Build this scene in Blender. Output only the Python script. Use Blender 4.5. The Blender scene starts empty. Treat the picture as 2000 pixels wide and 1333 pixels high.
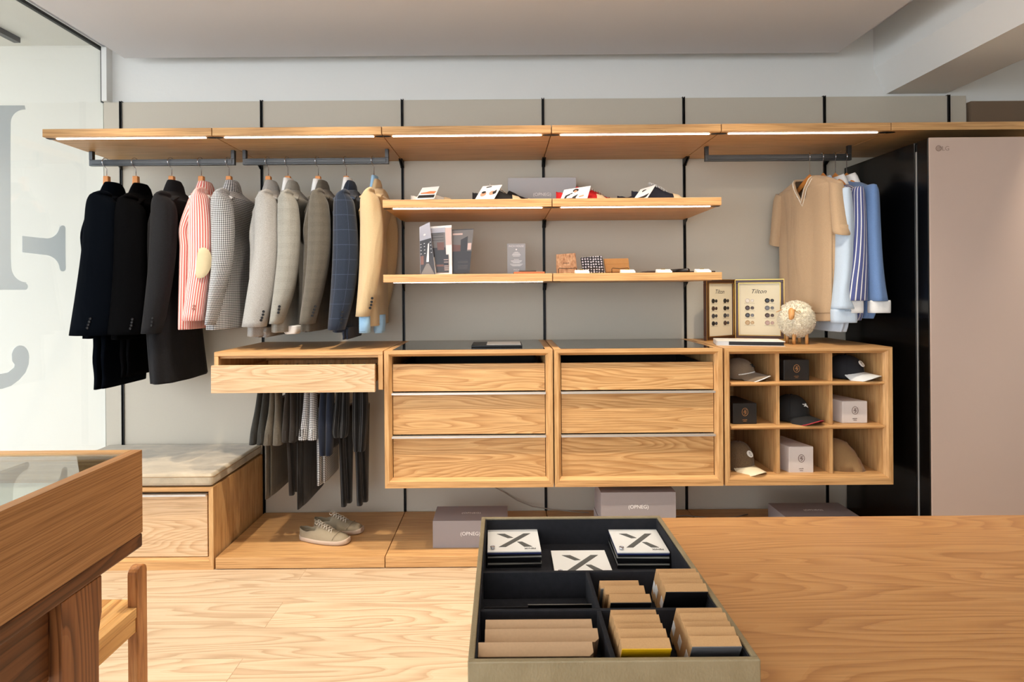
import bpy, math, random
from mathutils import Vector, Matrix
R_ = random.Random(7)
PI = math.pi
SC = bpy.context.scene
COL = SC.collection

# ------------------------------------------------------------------ camera
F_PX, CX, CY, ROLL = 1149.0, 983.0, 570.0, 0.0078
CAM_Y, EYE = -3.37, 1.30
cam_data = bpy.data.cameras.new('camera')
cam = bpy.data.objects.new('camera', cam_data)
COL.objects.link(cam)
cam_data.sensor_width = 36.0
cam_data.lens = F_PX / 2000.0 * 36.0
cam_data.shift_x = (1000.0 - CX) / 2000.0
cam_data.shift_y = (CY - 666.5) / 2000.0
cam_data.clip_start = 0.02
cam.matrix_world = Matrix.Translation((0, CAM_Y, EYE)) @ Matrix.Rotation(PI / 2, 4, 'X') @ Matrix.Rotation(-ROLL, 4, 'Z')
SC.camera = cam

# ------------------------------------------------------------------ world, lights, exposure
world = bpy.data.worlds.new('daylight'); SC.world = world
world.use_nodes = True
wn = world.node_tree
wn.nodes['Background'].inputs[0].default_value = (0.86, 0.93, 1.0, 1)
wn.nodes['Background'].inputs[1].default_value = 5.0
SC.view_settings.view_transform = 'Standard'
SC.view_settings.look = 'None'
SC.view_settings.gamma = 1.0
SC.view_settings.exposure = 0.12
SC.view_settings.use_curve_mapping = False

def lamp(name, kind, loc, energy, color, rot=(0, 0, 0), size=0.1, size_y=None, spot=None, blend=0.5):
    d = bpy.data.lights.new(name, kind); o = bpy.data.objects.new(name, d); COL.objects.link(o)
    d.energy = energy; d.color = color; o.location = loc; o.rotation_euler = rot
    if kind == 'AREA':
        d.shape = 'RECTANGLE'; d.size = size; d.size_y = size_y or size
    else:
        d.shadow_soft_size = size
    if spot:
        d.spot_size = spot; d.spot_blend = blend
    return o
WARM = (1.0, 0.86, 0.69)
# ceiling spotlights in a row just in front of the wardrobe wall (they throw the steep shadows)
SPOTS = [(-1.75, 105), (-0.75, 112), (0.2, 115), (1.1, 95), (2.6, 55)]
for sx, se in SPOTS:
    lamp('ceiling_spot', 'SPOT', (sx, -1.12, 2.60), se, WARM, (math.radians(5), 0, 0), 0.022, spot=math.radians(92), blend=1.0)
for sx in (-1.2, 0.8, 2.2):  # unseen area lamps added under the ceiling for even room fill
    lamp('added_fill_light', 'AREA', (sx, -2.7, 2.60), 7, (1.0, 0.92, 0.82), (0, 0, 0), 1.1, 0.5)

# ------------------------------------------------------------------ helpers
def lin(c):
    return tuple((x / 255 / 12.92) if x / 255 <= 0.04045 else ((x / 255 + 0.055) / 1.055) ** 2.4 for x in c)
def at(x, y, Y):
    s = F_PX / (Y - CAM_Y); u = x - CX; v = y - CY
    return (u - ROLL * v) / s, EYE - (v + ROLL * u) / s
def atx(x, y, X):
    """point of the plane X = const that the photo shows at pixel (x, y)"""
    u = x - CX; v = y - CY
    s = (u - ROLL * v) / X
    return CAM_Y + F_PX / s, EYE - (v + ROLL * u) / s

class NT:
    def __init__(s, name):
        s.m = bpy.data.materials.new(name); s.m.use_nodes = True
        s.t = s.m.node_tree; s.b = s.t.nodes['Principled BSDF']; s.out = s.t.nodes['Material Output']
    def n(s, kind, **kw):
        q = s.t.nodes.new('ShaderNode' + kind)
        for k, v in kw.items():
            setattr(q, k, v)
        return q
    def l(s, a, b): s.t.links.new(a, b)
    def put(s, sock, v):
        if hasattr(v, 'is_linked') or hasattr(v, 'links'): s.l(v, sock)
        else: sock.default_value = v
    def math(s, op, a, b=0.0, c=None, clamp=False):
        q = s.n('Math', operation=op); q.use_clamp = clamp
        s.put(q.inputs[0], a); s.put(q.inputs[1], b)
        if c is not None: s.put(q.inputs[2], c)
        return q.outputs[0]
    def mix(s, f, a, b, blend='MIX'):
        q = s.n('Mix', data_type='RGBA', blend_type=blend)
        s.put(q.inputs[0], f); s.put(q.inputs[6], a); s.put(q.inputs[7], b)
        return q.outputs[2]
    def noise(s, vec, scale, detail=2.0, rough=0.5, dist=0.0):
        q = s.n('TexNoise'); s.l(vec, q.inputs['Vector'])
        q.inputs['Scale'].default_value = scale; q.inputs['Detail'].default_value = detail
        q.inputs['Roughness'].default_value = rough; q.inputs['Distortion'].default_value = dist
        return q.outputs['Fac']
    def coord(s, which='Object'):
        return s.n('TexCoord').outputs[which]
    def scale(s, vec, sc, off=None):
        q = s.n('Mapping'); s.l(vec, q.inputs['Vector']); q.inputs['Scale'].default_value = sc
        if off is not None: s.put(q.inputs['Location'], off)
        return q.outputs['Vector']
    def bump(s, h, strength, dist=0.002):
        q = s.n('Bump'); q.inputs['Strength'].default_value = strength; q.inputs['Distance'].default_value = dist
        s.l(h, q.inputs['Height']); s.l(q.outputs['Normal'], s.b.inputs['Normal'])
    def ramp(s, f, stops):
        q = s.n('ValToRGB'); s.l(f, q.inputs[0]); e = q.color_ramp.elements
        while len(e) < len(stops): e.new(0.5)
        for i, (p, c) in enumerate(stops):
            e[i].position = p; e[i].color = c if len(c) == 4 else (*c, 1)
        return q.outputs['Color']
    def set(s, **kw):
        for k, v in kw.items():
            s.put(s.b.inputs[k.replace('_', ' ')], v)

def plain(name, rgb, rough=0.6, metal=0.0, noise=0.0, nscale=40, bump=0.0, bscale=300, spec=0.5, sheen=0.0, coat=0.0):
    n = NT(name); c = (*lin(rgb), 1)
    n.set(Roughness=rough, Metallic=metal)
    n.b.inputs['Specular IOR Level'].default_value = spec
    if sheen: n.b.inputs['Sheen Weight'].default_value = sheen; n.b.inputs['Sheen Roughness'].default_value = 0.5
    if coat: n.b.inputs['Coat Weight'].default_value = coat
    co = n.coord()
    f = n.noise(co, nscale, 3)
    lo = tuple(x * (1 - noise) for x in c[:3]) + (1,); hi = tuple(min(1, x * (1 + noise)) for x in c[:3]) + (1,)
    n.set(Base_Color=n.mix(f, lo, hi))
    if bump: n.bump(n.noise(co, bscale, 2), bump)
    return n.m

def wood(name, dark, mid, light, axis='X', rough=0.42, rings=26.0, fiber=0.55, stretch=1.0, cross=8.0, linew=0.16, coat=0.0, straight=False, plank=None, spec=0.35):
    """oak veneer: contour lines of a stretched noise give the cathedral figure, fine stretched noise gives the pores"""
    n = NT(name); co = n.coord()
    rnd = n.n('ObjectInfo').outputs['Random']
    off = n.n('CombineXYZ'); r20 = n.math('MULTIPLY', rnd, 37.0)
    n.l(r20, off.inputs[0]); n.l(r20, off.inputs[1]); n.l(r20, off.inputs[2])
    va = n.n('VectorMath', operation='ADD'); n.l(co, va.inputs[0]); n.l(off.outputs[0], va.inputs[1])
    co2 = va.outputs[0]
    if plank:
        br = n.n('TexBrick'); mp = n.scale(co, (1, 1, 1)); n.l(mp, br.inputs['Vector'])
        br.offset = 0.37; br.inputs['Scale'].default_value = 1.0
        br.inputs['Brick Width'].default_value = plank[0]; br.inputs['Row Height'].default_value = plank[1]
        br.inputs['Mortar Size'].default_value = 0.0013; br.inputs['Mortar Smooth'].default_value = 0.2; br.inputs['Bias'].default_value = 0
        br.inputs['Color1'].default_value = (0, 0, 0, 1); br.inputs['Color2'].default_value = (1, 1, 1, 1); br.inputs['Mortar'].default_value = (0.5, 0.5, 0.5, 1)
        vm = n.n('VectorMath', operation='MULTIPLY_ADD'); n.l(br.outputs['Color'], vm.inputs[0])
        vm.inputs[1].default_value = (9, 5, 7); n.l(co2, vm.inputs[2]); co2 = vm.outputs[0]
    st = {'X': (stretch, cross, cross), 'Y': (cross, stretch, cross), 'Z': (cross, cross, stretch)}[axis]
    fs = {'X': (5, 190, 190), 'Y': (190, 5, 190), 'Z': (190, 190, 5)}[axis]
    v = n.scale(co2, st)
    if straight:
        g0 = n.noise(v, 6.0, 3, 0.6)
        fac = n.ramp(g0, [(0.30, lin(dark)), (0.5, lin(mid)), (0.72, lin(light))])
    else:
        f = n.noise(v, 1.0, 1.5, 0.45, 0.15)
        fr = n.math('FRACT', n.math('MULTIPLY', f, rings))
        fr = n.math('ADD', fr, n.math('MULTIPLY', n.noise(n.scale(co2, fs), 0.5, 2), 0.18))
        fac = n.ramp(fr, [(0.0, lin(light)), (1 - linew - 0.33, lin(mid)), (1 - linew * 0.35, lin(dark)), (1.0, lin(mid))])
    por = n.noise(n.scale(co2, fs), 1.0, 3, 0.6)
    p2 = n.ramp(por, [(0.36, (0.62, 0.55, 0.48)), (0.52, (1, 1, 1)), (1.0, (1.05, 1.05, 1.05))])
    col = n.mix(fiber, fac, p2, 'MULTIPLY')
    big = n.noise(n.scale(co2, st), 0.7, 2)
    col = n.mix(0.35, col, n.ramp(big, [(0.3, (0.92, 0.91, 0.90)), (0.7, (1.05, 1.05, 1.05))]), 'MULTIPLY')
    if plank:
        tone = n.ramp(br.outputs['Color'], [(0, (0.90, 0.90, 0.90)), (1, (1.05, 1.05, 1.05))])
        col = n.mix(1.0, col, tone, 'MULTIPLY')
        col = n.mix(n.math('MULTIPLY', br.outputs['Fac'], 0.45), col, (*lin((120, 82, 48)), 1))
    n.set(Base_Color=col, Roughness=rough)
    n.b.inputs['Specular IOR Level'].default_value = spec
    if coat: n.b.inputs['Coat Weight'].default_value = coat; n.b.inputs['Coat Roughness'].default_value = 0.25
    n.bump(por, 0.12, 0.001)
    return n.m

def fabric(name, rgb, pat=None, rgb2=(230, 230, 230), rgb3=None, fu=200.0, fv=200.0, w=0.5, rough=0.9, weave=0.12, sheen=0.15, melange=0.2, spec=0.2, wrinkle=0.5):
    n = NT(name); c1 = (*lin(rgb), 1); c2 = (*lin(rgb2), 1)
    uv = n.coord('UV'); ob = n.coord()
    sx = n.n('SeparateXYZ'); n.l(uv, sx.inputs[0]); u, v = sx.outputs[0], sx.outputs[1]
    fu_ = n.math('FRACT', n.math('MULTIPLY', u, fu)); fv_ = n.math('FRACT', n.math('MULTIPLY', v, fv))
    col = None
    if pat == 'stripe':
        col = n.mix(n.math('LESS_THAN', fu_, w), c1, c2)
    elif pat == 'stripe3':
        a = n.mix(n.math('LESS_THAN', fu_, w), c1, c2)
        g = n.math('LESS_THAN', n.math('ABSOLUTE', n.math('SUBTRACT', fu_, 0.72)), 0.07)
        col = n.mix(g, a, (*lin(rgb3), 1))
    elif pat == 'gingham':
        a = n.math('LESS_THAN', fu_, w); b = n.math('LESS_THAN', fv_, w)
        col = n.mix(n.math('ADD', n.math('MULTIPLY', a, 0.35), n.math('MULTIPLY', n.math('MULTIPLY', a, b), 0.65)), c1, c2)
        h = n.math('MULTIPLY', n.math('SUBTRACT', 1.0, a), b)
        col = n.mix(n.math('MULTIPLY', h, 0.35), col, c2)
    elif pat == 'pane':
        a = n.math('LESS_THAN', fu_, w); b = n.math('LESS_THAN', fv_, w)
        col = n.mix(n.math('MULTIPLY', n.math('MAXIMUM', a, b), 0.32), c1, c2)
    elif pat == 'glen':
        a = n.math('LESS_THAN', fu_, 0.45); b = n.math('LESS_THAN', fv_, 0.45)
        hu = n.math('LESS_THAN', n.math('FRACT', n.math('MULTIPLY', u, fu * 7)), 0.5)
        hv = n.math('LESS_THAN', n.math('FRACT', n.math('MULTIPLY', v, fv * 7)), 0.5)
        f = n.math('MULTIPLY', n.math('ADD', n.math('MULTIPLY', a, hu), n.math('MULTIPLY', b, hv)), 0.5)
        col = n.mix(n.math('MULTIPLY', f, w), c1, c2)
    m = n.noise(ob, 420, 2)
    base = col if col is not None else c1
    col = n.mix(melange, base, n.ramp(m, [(0.35, (0.45, 0.45, 0.45)), (0.65, (1.5, 1.5, 1.5))]), 'MULTIPLY')
    n.set(Base_Color=col, Roughness=rough)
    n.b.inputs['Specular IOR Level'].default_value = spec
    n.b.inputs['Sheen Weight'].default_value = sheen
    b1 = n.n('Bump'); b1.inputs['Strength'].default_value = wrinkle; b1.inputs['Distance'].default_value = 0.02
    n.l(n.noise(n.scale(ob, (7, 7, 2.2)), 1.0, 2.5, 0.5, 0.8), b1.inputs['Height'])
    b2 = n.n('Bump'); b2.inputs['Strength'].default_value = weave; b2.inputs['Distance'].default_value = 0.0012
    n.l(n.noise(ob, 650, 2), b2.inputs['Height']); n.l(b1.outputs['Normal'], b2.inputs['Normal']); n.l(b2.outputs['Normal'], n.b.inputs['Normal'])
    return n.m

def emit(name, rgb, strength):
    n = NT(name); n.t.nodes.remove(n.b)
    e = n.n('Emission'); e.inputs[0].default_value = (*rgb, 1); e.inputs[1].default_value = strength
    n.l(e.outputs[0], n.out.inputs[0]); return n.m

def glass(name, tint=(1, 1, 1), f0=0.045, rough=0.0):
    n = NT(name); n.t.nodes.remove(n.b)
    tr = n.n('BsdfTransparent'); tr.inputs[0].default_value = (*tint, 1)
    gl = n.n('BsdfGlossy'); gl.inputs['Roughness'].default_value = rough
    fr = n.n('LayerWeight'); fr.inputs[0].default_value = 0.5
    k = n.math('ADD', n.math('MULTIPLY', n.math('POWER', fr.outputs['Facing'], 5.0), 0.9), f0)
    mx = n.n('MixShader'); n.l(k, mx.inputs[0]); n.l(tr.outputs[0], mx.inputs[1]); n.l(gl.outputs[0], mx.inputs[2])
    n.l(mx.outputs[0], n.out.inputs[0]); return n.m

class G:
    """mesh builder; everything in world coordinates"""
    def __init__(s): s.v = []; s.f = []; s.uv = []; s.mi = []; s.sm = []
    def add(s, verts, faces, mi=0, smooth=False, uvs=None, M=None):
        b = len(s.v)
        s.v += [tuple(M @ Vector(p)) for p in verts] if M is not None else [tuple(p) for p in verts]
        for i, f in enumerate(faces):
            s.f.append([b + k for k in f]); s.mi.append(mi); s.sm.append(smooth)
            s.uv.append(uvs[i] if uvs else [(0, 0)] * len(f))
        return s
    def box(s, x0, x1, y0, y1, z0, z1, mi=0, M=None):
        v = [(x0, y0, z0), (x1, y0, z0), (x1, y1, z0), (x0, y1, z0), (x0, y0, z1), (x1, y0, z1), (x1, y1, z1), (x0, y1, z1)]
        f = [(0, 3, 2, 1), (4, 5, 6, 7), (0, 1, 5, 4), (1, 2, 6, 5), (2, 3, 7, 6), (3, 0, 4, 7)]
        uvs = [[((v[k][0]), v[k][1] + v[k][2]) for k in q] for q in f]
        return s.add(v, f, mi, False, uvs, M)
    def cyl(s, c, r, h, axis='Z', n=20, mi=0, r2=None, M=None, smooth=True):
        r2 = r if r2 is None else r2; v = []
        for k in range(n):
            a = 2 * PI * k / n
            for rr, hh in ((r, 0), (r2, h)):
                p = (rr * math.cos(a), rr * math.sin(a), hh)
                p = {'Z': p, 'X': (p[2], p[0], p[1]), 'Y': (p[1], p[2], p[0])}[axis]
                v.append((c[0] + p[0], c[1] + p[1], c[2] + p[2]))
        side = [(2 * k, 2 * ((k + 1) % n), 2 * ((k + 1) % n) + 1, 2 * k + 1) for k in range(n)]
        s.add(v, side, mi, smooth, None, M)
        b = len(s.v) - 2 * n
        for f in ([b + 2 * k for k in range(n)][::-1], [b + 2 * k + 1 for k in range(n)]):
            s.f.append(f); s.mi.append(mi); s.sm.append(False); s.uv.append([(0, 0)] * n)
        return s
    def tube(s, pts, r, n=8, mi=0, closed=False, M=None, flat=1.0):
        pts = [Vector(p) for p in pts]; m = len(pts); v = []
        up = None
        for i, p in enumerate(pts):
            if closed: t = pts[(i + 1) % m] - pts[i - 1]
            else: t = pts[min(i + 1, m - 1)] - pts[max(i - 1, 0)]
            t.normalize()
            if up is None:
                up = Vector((0, 0, 1)) if abs(t.z) < 0.9 else Vector((1, 0, 0))
            a = t.cross(up); a.normalize(); b = a.cross(t); up = b
            rr = r[i] if isinstance(r, (list, tuple)) else r
            for k in range(n):
                an = 2 * PI * k / n
                v.append(p + a * (rr * math.cos(an)) + b * (rr * flat * math.sin(an)))
        f = []
        for i in range(m if closed else m - 1):
            j = (i + 1) % m
            for k in range(n):
                f.append((i * n + k, i * n + (k + 1) % n, j * n + (k + 1) % n, j * n + k))
        if not closed:
            f.append(tuple(range(n))[::-1]); f.append(tuple((m - 1) * n + k for k in range(n)))
        return s.add(v, f, mi, True, None, M)
    def rings(s, rings, mi=0, cap0=True, cap1=True, skip=None, smooth=True, M=None):
        """rings: list of equal-length closed loops (top to bottom); uv in metres round and along"""
        m = len(rings); n = len(rings[0]); v = [p for r in rings for p in r]
        mid = rings[m // 2]; cu = [0.0]
        for k in range(n):
            cu.append(cu[-1] + (Vector(mid[k]) - Vector(mid[(k + 1) % n])).length)
        cv = [0.0]
        for i in range(m - 1):
            cv.append(cv[-1] + (Vector(rings[i][0]) - Vector(rings[i + 1][0])).length * 0.5 + (Vector(rings[i][n // 2]) - Vector(rings[i + 1][n // 2])).length * 0.5)
        f = []; uv = []
        for i in range(m - 1):
            for k in range(n):
                if skip and skip(i, k): continue
                k2 = (k + 1) % n
                f.append((i * n + k, (i + 1) * n + k, (i + 1) * n + k2, i * n + k2))
                uv.append([(cu[k], cv[i]), (cu[k], cv[i + 1]), (cu[k + 1], cv[i + 1]), (cu[k + 1], cv[i])])
        if cap0: f.append(tuple(range(n))); uv.append([(0, 0)] * n)
        if cap1: f.append(tuple((m - 1) * n + k for k in range(n))[::-1]); uv.append([(0, 0)] * n)
        return s.add(v, f, mi, smooth, uv, M)
    def prism(s, poly, axis, a0, a1, mi=0, M=None):
        """poly of 2D points extruded along an axis; poly coordinates are the two other axes in order"""
        n = len(poly); v = []
        for a in (a0, a1):
            for p, q in poly:
                v.append({'X': (a, p, q), 'Y': (p, a, q), 'Z': (p, q, a)}[axis])
        f = [tuple(range(n)), tuple(range(n, 2 * n))[::-1]] + [(k, k + n, (k + 1) % n + n, (k + 1) % n) for k in range(n)]
        return s.add(v, f, mi, False, None, M)

ORG = {}
def obj(name, g, mats, parent=None, bevel=0.0, seg=2, subsurf=0, solid=0.0, loc=None):
    o0 = ORG.get(parent.name, Vector((0, 0, 0))) if parent else Vector(loc) if loc is not None else None
    if o0 is None:
        xs = [p[0] for p in g.v]; ys = [p[1] for p in g.v]; zs = [p[2] for p in g.v]
        o0 = Vector(((min(xs) + max(xs)) / 2, (min(ys) + max(ys)) / 2, min(zs)))
    me = bpy.data.meshes.new(name)
    me.from_pydata([tuple(Vector(p) - o0) for p in g.v], [], g.f)
    me.polygons.foreach_set('material_index', g.mi); me.polygons.foreach_set('use_smooth', g.sm)
    ul = me.uv_layers.new(name='UVMap'); flat = []
    for q in g.uv:
        for a in q: flat += [a[0], a[1]]
    ul.data.foreach_set('uv', flat)
    for m in (mats if isinstance(mats, (list, tuple)) else [mats]): me.materials.append(m)
    me.update(); me.validate(clean_customdata=False)
    o = bpy.data.objects.new(name, me); COL.objects.link(o)
    if parent: o.parent = parent; ORG[o.name] = o0
    else: o.location = o0; ORG[o.name] = o0
    if solid:
        m = o.modifiers.new('solid', 'SOLIDIFY'); m.thickness = solid; m.offset = -1
    if bevel:
        m = o.modifiers.new('bevel', 'BEVEL'); m.width = bevel; m.segments = seg; m.limit_method = 'ANGLE'; m.angle_limit = math.radians(40)
        m.harden_normals = False
    if subsurf:
        m = o.modifiers.new('sub', 'SUBSURF'); m.levels = subsurf; m.render_levels = subsurf
    return o
def tag(o, label=None, cat=None, group=None, kind=None):
    if label: o['label'] = label
    if cat: o['category'] = cat
    if group: o['group'] = group
    if kind: o['kind'] = kind
    return o
def thing(name, loc, label, cat, group=None):
    o = bpy.data.objects.new(name, None); COL.objects.link(o); o.location = loc; ORG[o.name] = Vector(loc)
    o.empty_display_size = 0.1
    return tag(o, label, cat, group)
def struct(name, g, mats, **kw):
    o = obj(name, g, mats, **kw); o['kind'] = 'structure'; return o
def dup(root, dloc, label, group=None, rotz=None):
    """copy of a thing with its parts and sub-parts"""
    def cp(o, par):
        c = o.copy(); COL.objects.link(c); ORG[c.name] = ORG.get(o.name, Vector())
        if par: c.parent = par
        for ch in list(o.children): cp(ch, c)
        return c
    c = cp(root, None); c.location = root.location + Vector(dloc); c['label'] = label
    if group: c['group'] = group
    if rotz is not None: c.rotation_euler.z = rotz
    return c
def text(body, name, mat, parent, org, xdir, ydir, width=None, height=None, depth=0.0004, shear=0.0, center=True):
    """flat lettering as a thin mesh; org = centre (or left) point, xdir = reading direction, ydir = up"""
    cu = bpy.data.curves.new(name, 'FONT'); cu.body = body; cu.shear = shear; cu.extrude = 0.02; cu.resolution_u = 3
    t = bpy.data.objects.new(name, cu); COL.objects.link(t)
    dg = bpy.context.evaluated_depsgraph_get(); me = bpy.data.meshes.new_from_object(t.evaluated_get(dg))
    COL.objects.unlink(t); bpy.data.objects.remove(t)
    xs = [v.co.x for v in me.vertices]; ys = [v.co.y for v in me.vertices]
    w = max(xs) - min(xs); h = max(ys) - min(ys)
    sx = width / w if width else height / h; sy = height / h if height else sx
    X = Vector(xdir).normalized(); Y = Vector(ydir).normalized(); Z = X.cross(Y)
    g = G(); mx = (min(xs) + max(xs)) / 2 if center else min(xs); my = (min(ys) + max(ys)) / 2
    vs = [Vector(org) + X * ((v.co.x - mx) * sx) + Y * ((v.co.y - my) * sy) + Z * (v.co.z / 0.02 * depth / 2 + depth * 0.5) for v in me.vertices]
    g.add(vs, [tuple(p.vertices) for p in me.polygons]); bpy.data.meshes.remove(me)
    return obj(name, g, mat, parent)
def lerp_rows(rows, m):
    """resample rows (tuples) smoothly to m+1 rows (Catmull-Rom)"""
    n = len(rows); out = []
    for i in range(m + 1):
        t = i / m * (n - 1); k = min(int(t), n - 2); f = t - k
        p0, p1, p2, p3 = rows[max(k - 1, 0)], rows[k], rows[k + 1], rows[min(k + 2, n - 1)]
        out.append(tuple(0.5 * ((2 * b) + (c - a) * f + (2 * a - 5 * b + 4 * c - d) * f * f + (-a + 3 * b - 3 * c + d) * f ** 3) for a, b, c, d in zip(p0, p1, p2, p3)))
    return out
def ring(cx, cy, cz, a, b, n=32, e=2.0, fold=0.0, k=7, ph=0.0, rot=0.0, tilt=0.0):
    out = []
    for i in range(n):
        t = 2 * PI * i / n; c, s_ = math.cos(t), math.sin(t)
        x = a * math.copysign(abs(c) ** (2 / e), c); y = b * math.copysign(abs(s_) ** (2 / e), s_)
        q = 1 + fold * math.sin(k * t + ph)
        x *= q; y *= q; z = cz + tilt * x
        if rot: x, y = x * math.cos(rot) - y * math.sin(rot), x * math.sin(rot) + y * math.cos(rot)
        out.append((cx + x, cy + y, z))
    return out
# ------------------------------------------------------------------ materials
OAK = dict(dark=(184, 136, 84), mid=(207, 162, 108), light=(218, 176, 122))
oak_x = wood('oak_veneer', axis='X', **OAK)
oak_z = wood('oak_veneer_upright', axis='Z', straight=True, **OAK)
oak_edge = wood('oak_edge', dark=(186, 138, 88), mid=(206, 160, 106), light=(215, 171, 117), axis='X', straight=True, cross=26, stretch=0.5, fiber=0.6)
oak_light = wood('pale_oak_veneer', axis='X', dark=(202, 164, 124), mid=(218, 184, 144), light=(226, 194, 156))
table_oak = wood('table_oak', axis='X', dark=(174, 122, 72), mid=(191, 139, 85), light=(196, 146, 92), rings=30, stretch=0.9, cross=8.0, rough=0.38, fiber=0.4)
case_oak = wood('display_case_oak', axis='Y', dark=(140, 96, 56), mid=(182, 132, 84), light=(194, 146, 98), straight=True, cross=60, stretch=0.5, fiber=0.4, rough=0.5)
walnut_y = wood('reddish_table_wood', axis='Y', dark=(78, 44, 22), mid=(112, 68, 36), light=(124, 78, 44), rough=0.4, rings=18)
walnut_z = wood('reddish_leg_wood', axis='Z', dark=(100, 58, 30), mid=(146, 92, 52), light=(158, 104, 62), rough=0.4, rings=16)
chair_w = wood('chair_oak', axis='Z', dark=(140, 90, 50), mid=(186, 128, 76), light=(204, 148, 94), straight=True, rough=0.4)
chair_y = wood('chair_seat_oak', axis='Y', dark=(176, 122, 62), mid=(218, 168, 102), light=(232, 188, 124), rings=8)
floor_w = wood('pale_oak_floor', axis='X', dark=(184, 158, 128), mid=(204, 180, 150), light=(210, 188, 159), rings=14, cross=8, stretch=0.9, plank=(1.9, 0.19), rough=0.5, fiber=0.25, linew=0.16)
wall_w = plain('white_plaster', (226, 226, 222), 0.85, noise=0.02, nscale=3, bump=0.25, bscale=60)
ceil_w = plain('ceiling_paint', (214, 214, 217), 0.9, noise=0.02, nscale=2, bump=0.1, bscale=90)
panel_m = plain('grey_laminate_panel', (194, 186, 170), 0.55, noise=0.025, nscale=220, bump=0.06, bscale=500)
black_m = plain('black_anodised_metal', (22, 22, 23), 0.4, metal=0.4)
rail_m = plain('dark_grey_aluminium', (74, 76, 78), 0.32, metal=0.85)
steel_m = plain('brushed_steel', (214, 212, 208), 0.4, metal=0.7)
led_m = emit('led_diffuser', (1.0, 0.89, 0.77), 15.0)
dark_in = plain('dark_drawer_interior', (34, 28, 24), 0.7)
tint_glass = NT('dark_tinted_glass'); tint_glass.set(Base_Color=(0.006, 0.006, 0.007, 1), Roughness=0.03); tint_glass = tint_glass.m
win_glass = glass('window_glass')
vq = NT('grey_window_vinyl'); vq.set(Base_Color=(0.60, 0.64, 0.65, 1), Roughness=0.7)
vtr = vq.n('BsdfTranslucent'); vtr.inputs[0].default_value = (0.55, 0.59, 0.60, 1); vtt = vq.n('BsdfTransparent'); vmx = vq.n('MixShader'); vmx.inputs[0].default_value = 0.55
vm2 = vq.n('MixShader'); vm2.inputs[0].default_value = 0.25
vq.l(vq.b.outputs[0], vmx.inputs[1]); vq.l(vtr.outputs[0], vmx.inputs[2]); vq.l(vmx.outputs[0], vm2.inputs[1]); vq.l(vtt.outputs[0], vm2.inputs[2]); vq.l(vm2.outputs[0], vq.out.inputs[0]); vinyl_m = vq.m
seal_m = plain('black_silicone', (14, 14, 14), 0.5)
out_m = plain('exterior_white_render', (210, 208, 198), 0.9, noise=0.02, nscale=2, bump=0.3, bscale=40)
out_floor = plain('exterior_paving', (170, 165, 156), 0.9, noise=0.05)

XK = [-2.167 + 0.8 * k for k in range(6)] + [2.54]
GLX = -2.275
# ------------------------------------------------------------------ room shell
g = G(); g.box(GLX, 4.2, -6.5, 0.15, -0.06, 0.0); struct('floor', g, floor_w)
g = G(); g.box(GLX, 4.2, 0.0, 0.12, 0, 2.95); struct('wall_back', g, wall_w)
g = G(); g.box(4.2, 4.32, -6.5, 0.12, 0, 2.95); struct('wall_right', g, wall_w)
g = G(); g.box(GLX, 4.32, -6.62, -6.5, 2.6, 2.95); g.box(0.3, 4.32, -6.62, -6.5, 0, 2.6); struct('wall_front', g, wall_w)
g = G(); g.box(GLX, 0.3, -6.56, -6.55, 0.0, 2.6); struct('window_2', g, win_glass)  # unseen rear glazing, width set for the daylight fill it lets in
g = G(); g.box(-2.095, 1.872, -6.5, -0.10, 2.615, 2.70); g.box(GLX, -2.04, -6.5, 0.0, 2.716, 2.79); g.box(GLX, 4.32, -6.5, 0.12, 2.79, 2.95)
struct('ceiling', g, ceil_w)
g = G(); g.prism([(2.13, 2.79), (2.13, 2.56), (2.20, 2.415), (2.545, 2.415), (2.545, 2.79)], 'Y', -6.5, -0.001); struct('trim_1', g, wall_w)
g = G(); g.box(2.66, 4.2, -0.035, 0.0, 0, 2.36); struct('trim_2', g, plain('taupe_wall_recess', (120, 100, 80), 0.8))
g = G(); g.box(GLX + 0.016, GLX + 0.045, -0.05, 0.0, 2.395, 2.70); struct('trim_3', g, wall_w)
# glazed left side
g = G(); g.box(GLX - 0.005, GLX + 0.005, -6.5, -0.001, 0.0, 2.695)
win = struct('window_1', g, win_glass, loc=(GLX, -3.25, 0))
g = G(); g.box(GLX - 0.008, GLX + 0.010, -6.5, -0.004, 2.690, 2.706); g.box(GLX - 0.008, GLX + 0.010, -0.022, -0.004, 2.396, 2.69)
obj('window_seal', g, seal_m, win)
g = G(); g.box(GLX - 0.02, GLX + 0.02, -6.5, -0.02, 0.0, 0.03); obj('window_rail', g, rail_m, win)
# lettering applied to the glass
def vinyl(px):
    g = G(); poly = [atx(x, y, GLX + 0.007) for x, y in px]
    g.prism(poly, 'X', GLX + 0.0055, GLX + 0.007); return obj('window_lettering', g, vinyl_m, win)
def arc(cx, cy, rx, ry, a0, a1, n=10):
    return [(cx + rx * math.cos(math.radians(a0 + (a1 - a0) * i / n)), cy + ry * math.sin(math.radians(a0 + (a1 - a0) * i / n))) for i in range(n + 1)]
vinyl([(44, 461), (70, 464), (92, 466)] + arc(92, 440, 25, 26, 90, 0, 8)[1:] + arc(122.5, 446, 5.5, 5.5, 180, 360, 6) + [(128, 480), (128.5, 524)] + arc(123, 525, 5.5, 5.5, 0, 180, 6) + arc(86, 526, 31, 28, 0, -90, 8)[:-1] + [(86, 498), (44, 493)])
vinyl([(-60, 206), (48, 206), (50, 214)] + arc(48, 240, 27, 26, -90, -180, 8) + [(20.5, 300), (21, 500)] + arc(52, 520, 30, 32, 180, 90, 8)[1:] + arc(49, 560, 5.5, 6.5, -80, 90, 6) + [(-60, 566.5)])
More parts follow.
